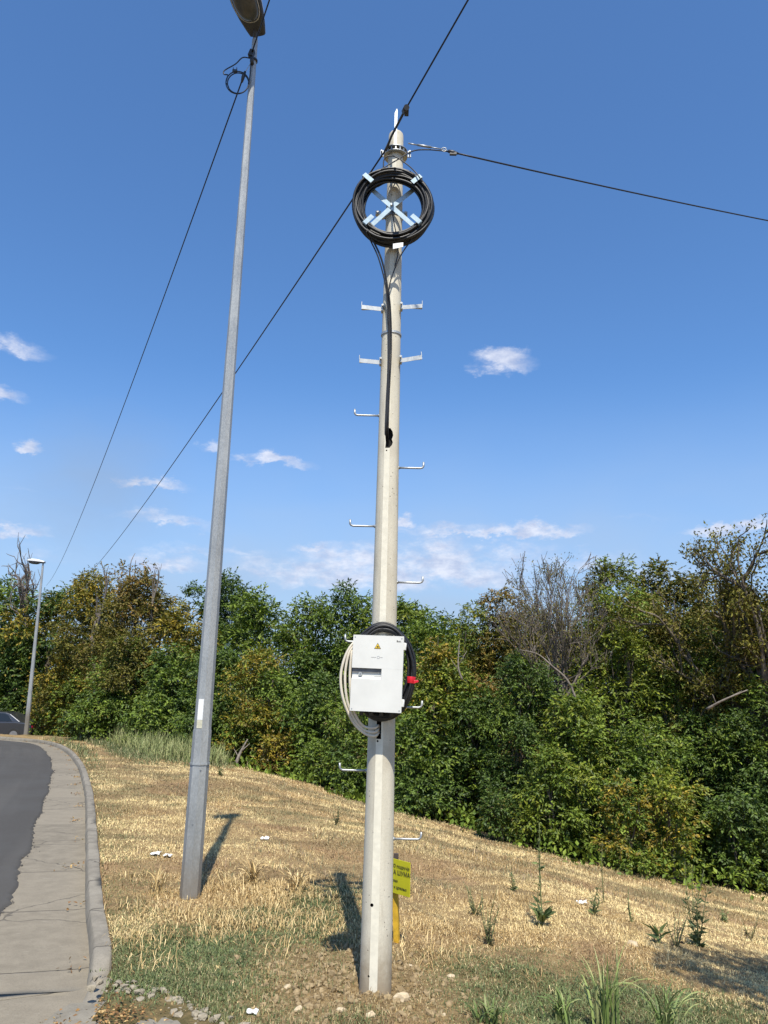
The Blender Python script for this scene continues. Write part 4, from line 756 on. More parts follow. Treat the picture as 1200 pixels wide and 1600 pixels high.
# cable tie buckle
# ---------------------------------------------------------------- cabinet
BY = PY-.222; yaw = math.radians(-7.5); Rz = Matrix.Rotation(yaw, 3, 'Z'); pc = at(589.0, 1052, BY); bx, bz = float(pc[0]), float(pc[2]); BW, BH, BD = .310, .450, .092
cab = thing('junction_cabinet', 'white locked junction cabinet mounted halfway up the concrete pole', 'cabinet', (bx, BY, bz)); U = Rz @ Vector((1, 0, 0)); Nn = Rz @ Vector((0, -1, 0)); Zv = (Vector((0, 0, 1))+U*.0).normalized(); O = Vector((bx, BY, bz))
tiltm = .022
U = (U+Vector((0, 0, -tiltm))).normalized(); Zv = (Vector((0, 0, 1))+U*tiltm).normalized()
def bp(u, v, n=0.): return O+U*u+Zv*v+Nn*n
def bbox(mb, u0, u1, v0, v1, n0, n1):
    vs = [bp(u, v, n) for u in (u0, u1) for v in (v0, v1) for n in (n0, n1)]; return mb.add(vs, [(0, 1, 3, 2), (4, 6, 7, 5), (0, 4, 5, 1), (2, 3, 7, 6), (0, 2, 6, 4), (1, 5, 7, 3)])
mb = MB(); bbox(mb, -BW/2+.006, BW/2-.006, -BH/2+.006, BH/2-.006, -BD, -.0265); part('body', mb, CABINET, cab, bevel=.006)
# door with a stepped recess for the lock, cut at the left edge
ru0, ru1, rv0, rv1 = -BW/2, -BW/2+.182, -.035, .028
mb = MB(); hw_, hh_ = BW/2, BH/2
bbox(mb, -hw_, hw_, rv1, hh_, -.025, 0); bbox(mb, -hw_, hw_, -hh_, rv0, -.025, 0); bbox(mb, ru1, hw_, rv0+.0001, rv1-.0001, -.025, -.0003); bbox(mb, -hw_+.001, ru1+.002, rv0-.001, rv1+.001, -.0255, -.020)
door = part('door', mb, CABINET, cab); SHADE_GREY = simple('recess_shade_grey', (.15, .15, .155), .6)
# sloped lower lip of recess
mb = MB(); mb.add([bp(ru0+.003, rv0-.0005, -.019), bp(ru1-.003, rv0-.0005, -.019), bp(ru1-.003, rv0-.0005, -.001), bp(ru0+.003, rv0-.0005, -.001), bp(ru0+.003, rv0+.012, -.019), bp(ru1-.003, rv0+.012, -.019)], [(0, 3, 2, 1), (3, 4, 5, 2), (0, 4, 3), (1, 2, 5), (0, 1, 5, 4)]); part('recess_lip', mb, CABINET, door); mb = MB(); bbox(mb, ru0+.002, ru1-.001, rv1-.025, rv1-.0006, -.0195, -.012); part('recess_shade', mb, SHADE_GREY, door)  # dark grey strip stands in for the shade under the recess's upper edge
mb = MB(); lk = bp(ru0+.052, -.008, -.02); mb.tube([lk, lk+Nn*.012], .0115, 16); part('lock', mb, GALV, door); mb = MB(); lk2 = lk+Nn*.0125; mb.box(tuple(lk2), (.003, .003, .011), Rz)
part('keyhole', mb, DARKP, door)
for v in (.165, -.168):
    mb = MB(); bbox(mb, hw_-.004, hw_+.014, v-.022, v+.022, -.032, -.004); part('hinge', mb, CABINET, cab, bevel=.003)
    mb = MB(); mb.tube([bp(hw_+.012, v-.02, -.008), bp(hw_+.012, v+.02, -.008)], .0035, 8); part('hinge_pin', mb, WHITE, cab)
YEL = simple('warning_yellow', (.75, .50, .02), .5); INK = simple('black_ink', (.02, .02, .02), .6); GREY = simple('grey_ink', (.30, .30, .31), .6)
mb = MB(); cu, cv = -.003, .158; tri = lambda s: [(cu-s, cv-s*.62), (cu+s, cv-s*.62), (cu, cv+s*1.1)]
def flat(mb, poly, n, th=.0008): return mb.prism(poly, tuple(O+Nn*n), U, Zv, Nn, th)
flat(mb, tri(.0205), .0002); wr = part('warning_sign', mb, INK, door); mb = MB(); flat(mb, tri(.0160), .0012); part('sign_face', mb, YEL, wr)
mb = MB(); star = [(cu+(.0072 if k % 2 == 0 else .003)*math.cos(k*math.pi/8), cv-.001+(.0072 if k % 2 == 0 else .003)*math.sin(k*math.pi/8)) for k in range(16)]; flat(mb, star, .0022); flat(mb, [(cu, cv-.002), (cu+.012, cv-.002), (cu+.012, cv), (cu, cv)], .0022); part('beam_symbol', mb, INK, wr)
# small printed mark: words left and right of a ring (too small to read in the photo)
mb = MB(); lu, lv = .004, .094
for k in range(24):
    a, b = 2*math.pi*k/24, 2*math.pi*(k+1)/24; flat(mb, [(lu+.0082*math.cos(a), lv+.0082*math.sin(a)), (lu+.0082*math.cos(b), lv+.0082*math.sin(b)), (lu+.0062*math.cos(b), lv+.0062*math.sin(b)), (lu+.0062*math.cos(a), lv+.0062*math.sin(a))], .0002, .0006)
rg = np.random.default_rng(2)
for (a, b) in ((-.040, -.010), (.014, .030)):
    u = a+lu-.004
    while u < b+lu-.006: w = rg.uniform(.0016, .003); flat(mb, [(u, lv-.002), (u+w, lv-.002), (u+w, lv+rg.uniform(.001, .0028)), (u, lv+.0014)], .0002, .0006); u += w+.0012
part('printed_mark', mb, GREY, door)
for (u_, v_) in ((.143, .212), (-.143, .212), (.143, -.212), (-.143, -.212)):
    mb = MB(); p_ = bp(u_, v_, .0); mb.tube([p_, p_+Nn*.0018], .0035, 10); part('screw', mb, GALV, door)
mb = MB(); u = .112
for w, h, s in ((.006, .011, 1), (.003, .008, 0), (.006, .006, 1), (.004, .008, 0), (.003, .005, 0)): flat(mb, [(u, .190), (u+w, .189), (u+w-.001, .190+h), (u+.001, .191+h)], .0002, .0006); u += w+.0012
part('maker_mark', mb, INK, door)
mb = MB(); flat(mb, [(ru1-.045, rv0+.016), (ru1-.006, rv0+.016), (ru1-.006, rv0+.0175), (ru1-.045, rv0+.0175)], -.0196, .0006); part('print_line', mb, GREY, door)
for v in (.13, -.13):
    mb = MB(); mb.box((pcx(bz+v), PY-.095, bz+v), (.24, .045, .03), Rz); part('mounting_rail', mb, GALV, cab)
    for s_ in (-1, 1): mb = MB(); mb.tube([(pcx(bz)+s_*.1, PY-.10, bz+v), (pcx(bz)+s_*.06, PY+.06, bz+v)], .006, 6); part('clamp_rod', mb, GALV, cab)
for k in range(4):
    mb = MB(); p = bp(-.09+.06*k, -BH/2+.01, -.055); mb.tube([p, p-Zv*.035], .012, 10); part('cable_gland', mb, DARKP, cab)
# slack coil behind cabinet
mb = MB(); c_ = at(598, 1049, PY-.11); coil(mb, float(c_[0]), float(c_[2]), PY-.118, PY-.092, .245, .285, 16, .0085, 9, sx=.70, sz=1.0); cb = solo('cable_coil', mb, BLACK, 'oval coil of slack black cable hung behind the white cabinet', 'cable coil', c_)
mb = MB(); tp = at(643, 1063, PY-.11); mb.tube([(tp[0]-.002, PY-.108, tp[2]+.022), (tp[0]-.005, PY-.108, tp[2]-.018)], [.029, .027], 12); mb.prism([(0, 0), (.03, .01), (.028, .022), (0, .02)], (tp[0]+.012, PY-.15, tp[2]-.02), (1, 0, 0), (0, 0, 1), (0, 1, 0), .003); part('red_tape', mb, RED, cb, 'bright red tape binding the cables', bevel=.004)
def hose(pts, r, label): return cable('hose', spline(pts, 8), r, label, HOSE, 'hose', 'cream hoses looped beside the cabinet', 10)
hY = PY-.11; hin = at(592, 1139, PY-.02)
for k, (dx, r_, lab) in enumerate(((0, .0085, 'outermost cream hose looping left of the white cabinet'), (6.5, .0080, 'middle cream hose looping left of the white cabinet'), (14, .0085, 'innermost cream hose hugging the left side of the cabinet'))):
    o_ = dx; hose([at(566, 998+o_*.6, hY-.03), at(553, 1004+o_*.8, hY-.04), at(541+o_*.6, 1022, hY-.05), at(533+o_, 1050, hY-.05), at(533.5+o_, 1078, hY-.05), at(540+o_*.75, 1104, hY-.04), at(553+o_*.5, 1130-o_*.3, hY-.02), at(570, 1146-o_*.75, hY), at(585, 1150-o_*.9, PY-.11), at(591, 1145-o_*.8, PY-.07), hin], r_, lab)
# ---------------------------------------------------------------- street lamps
LENS = simple('lamp_lens', (.065, .072, .082), .3, 0, .15, 12); LHOUS = simple('lamp_housing', (.045, .05, .062), .6, 0, .1, 10); LTOP = simple('lamp_top_shell', (.62, .63, .62), .45, 0, .05, 8)
def street_lamp(label, base, topz, xtop, r0, r1, axis_dir, s=1., sticker=None, detail=True):
    x, y, z0 = [float(c) for c in base]; root = thing('street_lamp', label, 'street lamp', (x, y, z0), 'street lamps'); H = topz-z0; ph = math.radians(11)
    X = lambda z: x+(xtop-x)*(z-z0)/H; Rr = lambda z: r0+(r1-r0)*(z-z0)/H
    zj = float(at(306, 1140, y)[2]) if detail else z0+1.6
    mb = MB(); mb.tube([(X(z0-.3), y, z0-.3), (X(zj-.5), y, zj-.5), (X(zj), y, zj)], [r0+.003, Rr(zj-.5)+.004, Rr(zj)+.004], 8, smooth=False, phase=ph); part('lower_shaft', mb, LAMPST, root)
    mb = MB(); mb.tube([(X(zj-.02), y, zj-.02), (X(topz), y, topz)], [Rr(zj), r1], 8, smooth=False, phase=ph); part('upper_shaft', mb, LAMPST, root)
    if detail:
        zs = float(at(312, 1193, y)[2]); mb = MB(); mb.tube([(X(zs-.008), y, zs-.008), (X(zs+.008), y, zs+.008)], Rr(zs)+.0095, 8, smooth=False, phase=ph); part('strap', mb, GALV, root)
        for px, py in ((301, 1288), (313, 1203)):
            p = at(px, py, y-.08); mb = MB(); mb.tube([(p[0], y-.02, p[2]), (p[0], y-Rr(p[2])-.002, p[2])], .006, 6); part('screw', mb, GALVB, root)
        zz1, zz2 = float(at(310, 1092, y)[2]), float(at(306, 1137, y)[2]); mb = MB(); zm = (zz1+zz2)/2; R = Rr(zm)
        # sticker follows the front left facet
        a0, a1 = None, None; best = None
        for k in range(8):
            # facet directions from the same phase rule as tube(): nn = t x (0,1,0)
            an = 2*math.pi*(k+.5)/8+ph; nn = Vector((-1, 0, 0)); b = Vector((0, 0, 1)).cross(nn); dv = nn*math.cos(an)+b*math.sin(an)
            sc = -(dv.x*.35+dv.y)
            if best is None or sc > best[0]: best = (sc, dv)
        dv = best[1]; tv = Vector((0, 0, 1)).cross(dv)
        for (za, zb_, m_, nm) in ((zz2+.07, zz1, WHITE, 'sticker'), (zz2, zz2+.068, simple('aged_sticker', (.55, .53, .40), .6), 'sticker')):
            mb = MB(); ap = math.cos(math.pi/8); sx_ = .026; vs = []
            for z in (za, zb_):
                for t in (-sx_, sx_):
                    for e_ in (.0005, .0022): v = Vector((X(z), y, z))+dv*(Rr(z)*ap+e_)+tv*t*(Rr(z)/.08); vs.append(v)
            mb.add(vs, [(0, 1, 3, 2), (4, 6, 7, 5), (0, 4, 5, 1), (2, 3, 7, 6), (0, 2, 6, 4), (1, 5, 7, 3)]); part(nm, mb, m_, root)
    # head
    ax = Vector(axis_dir).normalized(); sd_ = ax.cross(Vector((0, 0, 1))).normalized(); up = sd_.cross(ax).normalized(); o_ = Vector((X(topz), y, topz))
    mb = MB(); mb.tube([o_-Vector((0, 0, .12)), o_+Vector((0, 0, .10*s)), o_+Vector((0, 0, .14*s))+ax*.05*s], r1*.82, 10); part('spigot', mb, LHOUS if detail else LAMPST, root)
    hd = o_+Vector((0, 0, .15*s)); 
    secs = [(-.07, .098, .035, .05), (.02, .122, .045, .07), (.15, .152, .05, .095), (.32, .178, .05, .115), (.48, .178, .045, .11), (.60, .145, .03, .08), (.68, .08, .02, .04)]
    def shell(zlo, zhi, k, inset=0.):
        mbx = MB(); n = 20; vs = []
        for (t, w, dn, tp_) in secs:
            c = hd+ax*t*s
            for i in range(n+1):
                a = math.pi*i/n if zhi else math.pi*i/n
                co, si = math.cos(a), math.sin(a)
                if zhi: vs.append(c+sd_*(w*s-inset)*math.copysign(abs(co)**.6, co)+up*tp_*s*si**.7)
                else: vs.append(c+sd_*(w*s-inset)*math.copysign(abs(co)**.8, co)-up*dn*s*si**.6)
        fs = [(i*(n+1)+j, i*(n+1)+j+1, (i+1)*(n+1)+j+1, (i+1)*(n+1)+j) for i in range(len(secs)-1) for j in range(n)]; mbx.add(vs, fs, True)
        mbx.f += [tuple(range(n+1)), tuple((len(secs)-1)*(n+1)+j for j in range(n+1))]; mbx.sm += [False]*2; return mbx
    hs_ = part('lamp_housing', shell(0, 1, 0), LTOP if not detail else simple('near_shell', (.34, .37, .42), .45), root); part('lamp_tray', shell(0, 0, 0, .004*s), LHOUS, root)
    mb = MB(); n = 22; vs = []; rings = [(1, .0), (.97, .012), (.82, .042), (.5, .062), (.0, .068)]
    cc2 = hd+ax*.37*s-up*.047*s
    for (k, dz) in rings[:-1]:
        for i in range(n):
            a = 2*math.pi*i/n; vs.append(cc2+ax*.235*s*k*math.cos(a)+sd_*.142*s*k*math.copysign(abs(math.sin(a))**.8, math.sin(a))-up*dz*s)
    fs = [(i*n+j, i*n+(j+1) % n, (i+1)*n+(j+1) % n, (i+1)*n+j) for i in range(3) for j in range(n)]; vs.append(cc2-up*.068*s); fs += [(3*n+j, 3*n+(j+1) % n, 4*n) for j in range(n)]; mb.add(vs, fs, True); part('lamp_lens', mb, LENS, root)
    mb = MB(); rim = [cc2+ax*.243*s*math.cos(a)+sd_*.148*s*math.copysign(abs(math.sin(a))**.8, math.sin(a))-up*.004 for a in np.linspace(0, 2*math.pi, 30)]; mb.tube(rim, .0045*s, 6, cap=False); part('lens_rim', mb, LTOP, root)
    return root
lb = at(297, 1393, LY); lzb = Tz(lb[0], lb[1]); lt = at(398.5, 62, LY)
street_lamp('tall galvanised street lamp with white sticker, standing in dry grass by the kerb', (lb[0], LY, min(lzb, lb[2]+.03)), float(lt[2]), float(lt[0]), .083, .031, (-.17, -.95, .10), .92)
fb = at(41, 1143, 38.2); ft = at(67, 884, 38.2); street_lamp('smaller looking street lamp far down the road bend with a white head', (fb[0], 38.2, float(fb[2])), float(ft[2]), float(ft[0]), .11, .05, (-1, -.1, .06), 1.15, detail=False)
# cable fittings on the near lamp
jY = LY-.06
mb = MB(); p = at(393, 84, jY); mb.box(tuple(p), (.05, .05, .075), Matrix.Rotation(.3, 3, 'Y')); mb.tube([at(393, 88, jY), at(394, 100, jY)], .02, 8); zc_ = float(at(393, 95, LY)[2]); mb.tube([(float(at(396.5, 95, LY)[0]), LY, zc_-.01), (float(at(396.5, 95, LY)[0]), LY, zc_+.01)], .042, 12); solo('cable_clamp', mb, DARKP, 'black cable clamp strapped near the top of the near lamp post', 'clamp', p, 'cable clamps')
cable('overhead_cable', [at(393, 84, jY)+(at_z(421, 0, float(at(393, 84, jY)[2])+.12)-at(393, 84, jY))*k_ for k_ in (0, 1, 4, 16)], .0075, 'black overhead cable passing up beside the near lamp head', group='overhead cables')
P0 = at(381, 118, jY); P1 = at(72, 915, 50)
cable('overhead_cable', sag_pts(P0, P1, 1.0, 60), .0075, 'black overhead cable running from the near lamp post top down to the far left trees', group='overhead cables')
mb = MB(); mb.tube([at(383, 112, jY), at(380, 120, jY), at(378, 128, jY)], [.012, .02, .012], 8); solo('cable_clamp', mb, DARKP, 'black clamp hanging beside the small cable loop of the lamp post', 'clamp', at(380, 120, jY), 'cable clamps')
cable('tie_wire', [at(392, 98, jY), at(386, 108, jY), at(383, 113, jY)], .004, 'short steel tie between the clamp and the lamp post', GALV, 'tie')
lp_ = [at(391, 91, jY), at(379, 90, jY), at(368, 100, jY), at(351, 110, jY), at(350, 116, jY), at(356, 117, jY)]
for (cx_, cz_, a_, b_, rngs) in ((371, 129, 18, 17.5, (-math.pi*.85, -3*math.pi+.01, 14)), (372, 130, 16.5, 16, (math.pi*.95, -2*math.pi, 20))):
    lp_ += [at(cx_+a_*math.cos(t), cz_+b_*math.sin(t), jY-.01) for t in np.linspace(*rngs)]
lp_ += [at(388, 130, jY), at(391, 118, jY), at(392, 100, jY)]
mb = MB(); mb.tube(spline(lp_, 5), .0062, 6); co = solo('cable_coil', mb, BLACK, 'small loose loop of black cable beside the top of the near lamp post', 'cable coil', at(371, 129, jY))
mb = MB(); p = at(367, 111, jY); mb.box(tuple(p), (.05, .02, .03)); mb.box(tuple(at(364.5, 107.5, jY)), (.006, .01, .03)); mb.box(tuple(at(370, 107.5, jY)), (.006, .01, .03)); part('clip', mb, DARKP, co)
# ---------------------------------------------------------------- yellow sign on stake
YS = simple('sign_yellow', (.50, .47, .012), .5, 0, .06, 14); STK = simple('stake_yellow', (.55, .33, .02), .7, 0, .2, 25, .3); DKST = simple('dark_stake', (.06, .045, .04), .8)
SY = 5.92; sb_ = at(621, 1480, SY); st_ = at(617, 1342, SY); sx0 = float(at(616, 1368, SY)[0]); sgz = float(at(616, 1368, SY)[2])
sign = thing('notice_sign', 'yellow notice board with black Cyrillic writing on a wooden stake behind the pole', 'sign', (float(sb_[0]), SY, Tz(sb_[0], SY)))
mb = MB(); mb.tube([(sb_[0], SY+.03, Tz(sb_[0], SY)-.1), (float(at(618, 1400, SY)[0]), SY+.03, float(at(618, 1400, SY)[2])), (float(at(617.5, 1385, SY)[0]), SY+.03, float(at(617.5, 1385, SY)[2]))], [.026, .026, .018], 4, smooth=False, phase=.5); part('stake', mb, STK, sign)
mb = MB(); q_ = at(619, 1345, SY); mb.box((float(q_[0]), SY+.045, float(q_[2])-.12), (.035, .025, .32)); part('back_post', mb, DKST, sign)
yw = math.radians(-47); su = Vector((math.cos(yw), math.sin(yw), -.0)); su = Vector((su.x, su.y, 0)).normalized(); sn = Vector((su.y, -su.x, 0)); sz = Vector((0, 0, 1)); SO = Vector((sx0, SY-.01, sgz)); SO = SO
sw, sh = .155, .112
mb = MB(); mb.prism([(-sw, -sh), (sw, -sh), (sw, sh), (-sw, sh)], SO, su, sz, -sn, .006); board = part('board', mb, YS, sign)
def text(body, size, u, v, mat, parent):
    cu_ = bpy.data.curves.new('lettering', 'FONT'); cu_.body = body; cu_.size = size; cu_.align_x = 'CENTER'; cu_.align_y = 'CENTER'; cu_.extrude = .0005; to = bpy.data.objects.new('lettering', cu_); link(to); dg = bpy.context.evaluated_depsgraph_get(); me = bpy.data.meshes.new_from_object(to.evaluated_get(dg)); bpy.data.objects.remove(to)
    me.materials.clear(); me.materials.append(mat); o = bpy.data.objects.new('lettering', me); link(o); o.parent = parent; R = Matrix((su, sz, sn)).transposed(); me.transform(R.to_4x4()); me.transform(Matrix.Translation(SO+su*u+sz*v+sn*.002-wloc(parent))); return o
text('ЗАШТИЋЕНО подручје', .030, -.015, .068, INK, board); text('„ЗВЕЗДАРСКА ШУМА“', .034, 0, .026, INK, board) if False else text('...СКА ШУМА“', .040, .042, .026, INK, board); text('забрана', .024, -.01, -.028, INK, board); text('сече и држање', .026, .03, -.070, INK, board)
# ---------------------------------------------------------------- parked car
def m_paint():
    m, nt, b = newmat('car_paint'); inp(nt, b.inputs['Base Color'], (.05, .053, .062)); b.inputs['Metallic'].default_value = .5; b.inputs['Roughness'].default_value = .35; b.inputs['Coat Weight'].default_value = .6; return m
PAINT = m_paint(); GLASS = simple('car_glass', (.015, .018, .02), .08, 0, .1); TYRE = simple('tyre', (.02, .02, .02), .8); RIM = simple('rim', (.35, .35, .36), .35, .7)
carY = 42.0; cp = at(-2, 1111, carY); cbz = float(cp[2])-1.46; cxx = float(at(62, 1130, carY)[0])-2.28
car = thing('parked_car', 'dark grey saloon car parked behind the far street lamp at the left edge', 'car', (cxx, carY, cbz))
bodyp = [(-2.3, .35), (-2.28, .62), (-2.1, .78), (-1.2, .92), (1.35, .98), (2.15, .92), (2.27, .7), (2.26, .38), (1.75, .25), (-1.85, .25)]
mb = MB(); mb.prism(bodyp, (cxx, carY-.86, cbz), (1, 0, 0), (0, 0, 1), (0, 1, 0), 1.72); part('body', mb, PAINT, car, bevel=.06)
roofp = [(-1.15, .9), (-.45, 1.40), (-.1, 1.45), (.75, 1.43), (1.0, 1.36), (1.65, .95)]
mb = MB(); n_ = len(roofp); vs = [(cxx+a, carY-.80+(b-.9)*.28, cbz+b) for a, b in roofp]+[(cxx+a, carY+.80-(b-.9)*.28, cbz+b) for a, b in roofp]; mb.add(vs, [tuple(range(n_))[::-1], tuple(range(n_, 2*n_))]+[(i, (i+1) % n_, n_+(i+1) % n_, n_+i) for i in range(n_)]); part('roof', mb, PAINT, car, bevel=.04)
for poly in ([(-.93, .99), (-.42, 1.36), (.05, 1.385), (.05, .99)], [(.12, .99), (.12, 1.385), (.68, 1.37), (.93, 1.28), (1.18, 1.0)]):
    for sgn in (-1, 1):
        mb = MB(); vs = []
        for e in (.012, -.01):
            for a, b in poly: vs.append((cxx+a, carY+sgn*(.80-(b-.9)*.28+e), cbz+b))
        k = len(poly); mb.add(vs, [tuple(range(k)), tuple(range(k, 2*k))[::-1]]+[(i, (i+1) % k, k+(i+1) % k, k+i) for i in range(k)]); part('window', mb, GLASS, car)
for wx in (-1.4, 1.38):
    for sgn in (-1, 1):
        mb = MB(); c = np.array([cxx+wx, carY+sgn*.80, cbz+.32]); mb.tube([c-np.array([0, .1, 0]), c+np.array([0, .1, 0])], .32, 24); w = part('wheel', mb, TYRE, car); mb = MB(); mb.tube([c+np.array([0, sgn*.09, 0]), c+np.array([0, sgn*.112, 0])], .21, 14); part('rim', mb, RIM, w)
for sgn in (-1, 1):
    mb = MB(); mb.box((cxx+2.2, carY+sgn*.66, cbz+.74), (.16, .34, .14)); part('tail_light', mb, RED, car); mb = MB(); mb.box((cxx-2.18, carY+sgn*.62, cbz+.68), (.18, .34, .12)); part('headlight', mb, GLASS, car)
# ---------------------------------------------------------------- weeds
def weed(name, label, base, stalks, leaves, lsize, cols, stalk_h, lean=.15, group='tall weeds on the slope', seed=1, flower=False, aspect=.28, rosette=0):
    global rng
    old = rng; rng = np.random.default_rng(seed); x, y = float(base[0]), float(base[1]); z = Tz(x, y); root = thing(name, label, 'weed', (x, y, z), group); mb = MB(); P = []; D = []; L = []
    for k in range(stalks):
        a = rng.random()*6.28; h = stalk_h*(1 if k == 0 else rng.uniform(.45, .85)); tip = np.array([x+math.cos(a)*lean*h, y+math.sin(a)*lean*h, z+h]); pts = spline([np.array([x, y, z-.02]), np.array([x, y, z])*.5+tip*.5+rng.normal(0, .015, 3), tip], 6); mb.tube(pts, [.006*(1-.7*i/(len(pts)-1)) for i in range(len(pts))], 5)
        for j in range(leaves):
            t = rng.uniform(.05, .95)**1.2; q = pts[int(t*(len(pts)-1))]; a = rng.random()*6.28; P.append(q); D.append([math.cos(a), math.sin(a), rng.uniform(.0, .9)]); L.append(lsize*(1-.6*t)*rng.uniform(.6, 1.2))
        if flower and k < 2:
            for j in range(70): t = rng.uniform(.5, 1); q = pts[int(t*(len(pts)-1))]; a = rng.random()*6.28; P.append(np.array(q)+rng.normal(0, .006, 3)); D.append([math.cos(a), math.sin(a), .6]); L.append(.022)
    for j in range(rosette): a = rng.random()*6.28; P.append(np.array([x, y, z+rng.uniform(.0, .08)])); D.append([math.cos(a), math.sin(a), rng.uniform(.5, 1.7)]); L.append(lsize*rng.uniform(.9, 1.5))
    part('stem', mb, simple('stem_green', (.16, .18, .07), .7) if 'stem_green' not in bpy.data.materials else bpy.data.materials['stem_green'], root)
    P = np.array(P); D = np.array(D); L = np.array(L); c = cols[rng.integers(0, len(cols), len(P))]*rng.uniform(.8, 1.2, len(P))[:, None]; V, F, CL = leafset(P, D, L, L*aspect, c); V = V-np.array([x, y, z]); o = link(bpy.data.objects.new('leaves', mesh_np('leaves', V, quads=F, mat=LEAF, col=CL))); o.parent = root; rng = old; return root
G1 = np.array([[.13, .17, .065], [.18, .22, .085], [.10, .14, .06]]); G2 = np.array([[.13, .12, .06], [.18, .15, .08], [.10, .11, .05]]); G3 = np.array([[.22, .16, .10], [.15, .11, .07]])
weed('mullein', 'broad leaved green weed with the tallest flowering stalk, mid slope', gp(848, 1448), 3, 10, .12, G1, .78, .05, seed=2, flower=True, rosette=20, aspect=.32)
weed('thistle', 'dark upright weed with narrow leaves near the right edge', gp(1092, 1478), 5, 26, .13, np.array([[.08, .115, .05], [.11, .14, .065]]), .60, .22, seed=3, aspect=.24, flower=True)
weed('weed', 'small green weed right of the flowering stalk', gp(927, 1430), 4, 16, .085, G1, .26, .25, seed=4)
weed('weed', 'thin brownish green weed right of the yellow sign', gp(765, 1478), 7, 22, .05, G2, .40, .30, seed=5)
weed('weed', 'short scrubby weed left of the flowering stalk', gp(742, 1430), 6, 18, .05, G2, .26, .4, seed=6)
weed('weed', 'faint green weed higher up the slope above the flowering stalk', gp(803, 1392), 3, 14, .07, G1, .24, .2, seed=7)
weed('weed', 'slim weed standing just right of the small green weed', gp(988, 1442), 2, 22, .05, G1, .30, .1, seed=8)
weed('weed', 'pale dry weed at the far lower right', gp(1172, 1470), 5, 16, .06, G3, .28, .4, seed=9)
weed('weed', 'dry brown weed beside the dark upright one', gp(1058, 1480), 6, 16, .06, G3, .30, .4, seed=10)
weed('weed', 'low pale green clump near the slope foot', gp(1130, 1440), 8, 12, .07, G1*1.5, .16, .5, seed=12)
weed('weed', 'broad low green weed before the dark upright one', gp(1030, 1476), 2, 4, .12, G1, .10, .2, seed=13, rosette=7)
weed('weed', 'green weed high on the slope left of the pole', gp(526, 1290), 5, 20, .07, G2, .3, .3, seed=14)
weed('weed', 'dusty green weed right behind the near lamp post', gp(345, 1212), 5, 22, .10, G1, .35, .3, seed=16)
for k, (px, py, lab) in enumerate(((944, 1410, 'thin seed stalk against the wood, left of a pair'), (1072, 1425, 'thin seed stalk at the slope foot by the dark bush'), (1086, 1432, 'thin seed stalk just behind the dark upright weed'))):
    weed('weed', lab, gp(px, py), 1, 10, .05, G2, .62, .04, seed=40+k, flower=True)
def clump(label, px, py, n, h0, h1, lean, seed, cols, side=0):
    global rng
    old = rng; rng = np.random.default_rng(seed); b = gp(px, py); x, y = float(b[0]), float(b[1]); z = Tz(x, y); V = []; F = []; C = []
    for k in range(n):
        a = rng.random()*6.28 if not side else rng.normal(0 if side > 0 else math.pi, 1.0); d = np.array([math.cos(a), math.sin(a)*.8, 0]); h = rng.uniform(h0, h1); le = abs(rng.normal(lean, .22)); w = rng.uniform(.0035, .0075); p = np.array([x+rng.normal(0, .03), y+rng.normal(0, .03), z-.01]); s = np.array([-d[1], d[0], 0])+rng.normal(0, .3, 3); s /= np.linalg.norm(s); m = 9; th = le*.25; col = cols[rng.integers(0, len(cols))]*rng.uniform(.8, 1.2); i0 = len(V)
        for i in range(m+1):
            t = i/m; ww = w*(1-t**2.2)+.0004; V += [p-s*ww, p+s*ww]; C += [col, col]; p = p+(np.array([0, 0, 1])*math.cos(th)+d*math.sin(th))*h/m; th += le*1.9/m*(.4+t*1.6)
        F += [(i0+2*i, i0+2*i+1, i0+2*i+3, i0+2*i+2) for i in range(m)]
    me = mesh_np('grass_clump', np.array(V)-np.array([x, y, z]), quads=np.array(F), mat=BLADE, col=np.array(C)); o = link(bpy.data.objects.new('grass_clump', me)); o.location = (x, y, z); tag(o, label, 'grass clump', 'clumps of long bladed grass'); rng = old
LG = np.array([[.14, .20, .05], [.20, .25, .075], [.11, .16, .045], [.26, .28, .11]])
clump('fresh green grass clump with upright long blades, second from the right in the foreground', 945, 1612, 46, .22, .50, .5, 1, LG); clump('arching green grass clump with the longest bent blades, lower right foreground', 1040, 1618, 40, .25, .50, 1.0, 2, LG)
clump('low green grass clump between the pole and the upright clump', 880, 1600, 40, .12, .26, .8, 3, LG); clump('low grass clump at the bottom edge just right of the pole mound', 760, 1600, 34, .10, .2, .9, 4, LG*.8)
clump('small yellowish grass clump left of the lamp post foot', 245, 1395, 30, .14, .28, .7, 5, straw); clump('long straw clump right of the lamp post foot', 395, 1380, 60, .16, .32, .9, 6, straw); clump('long straw clump midway between lamp post and pole', 462, 1395, 70, .16, .34, .9, 7, straw)
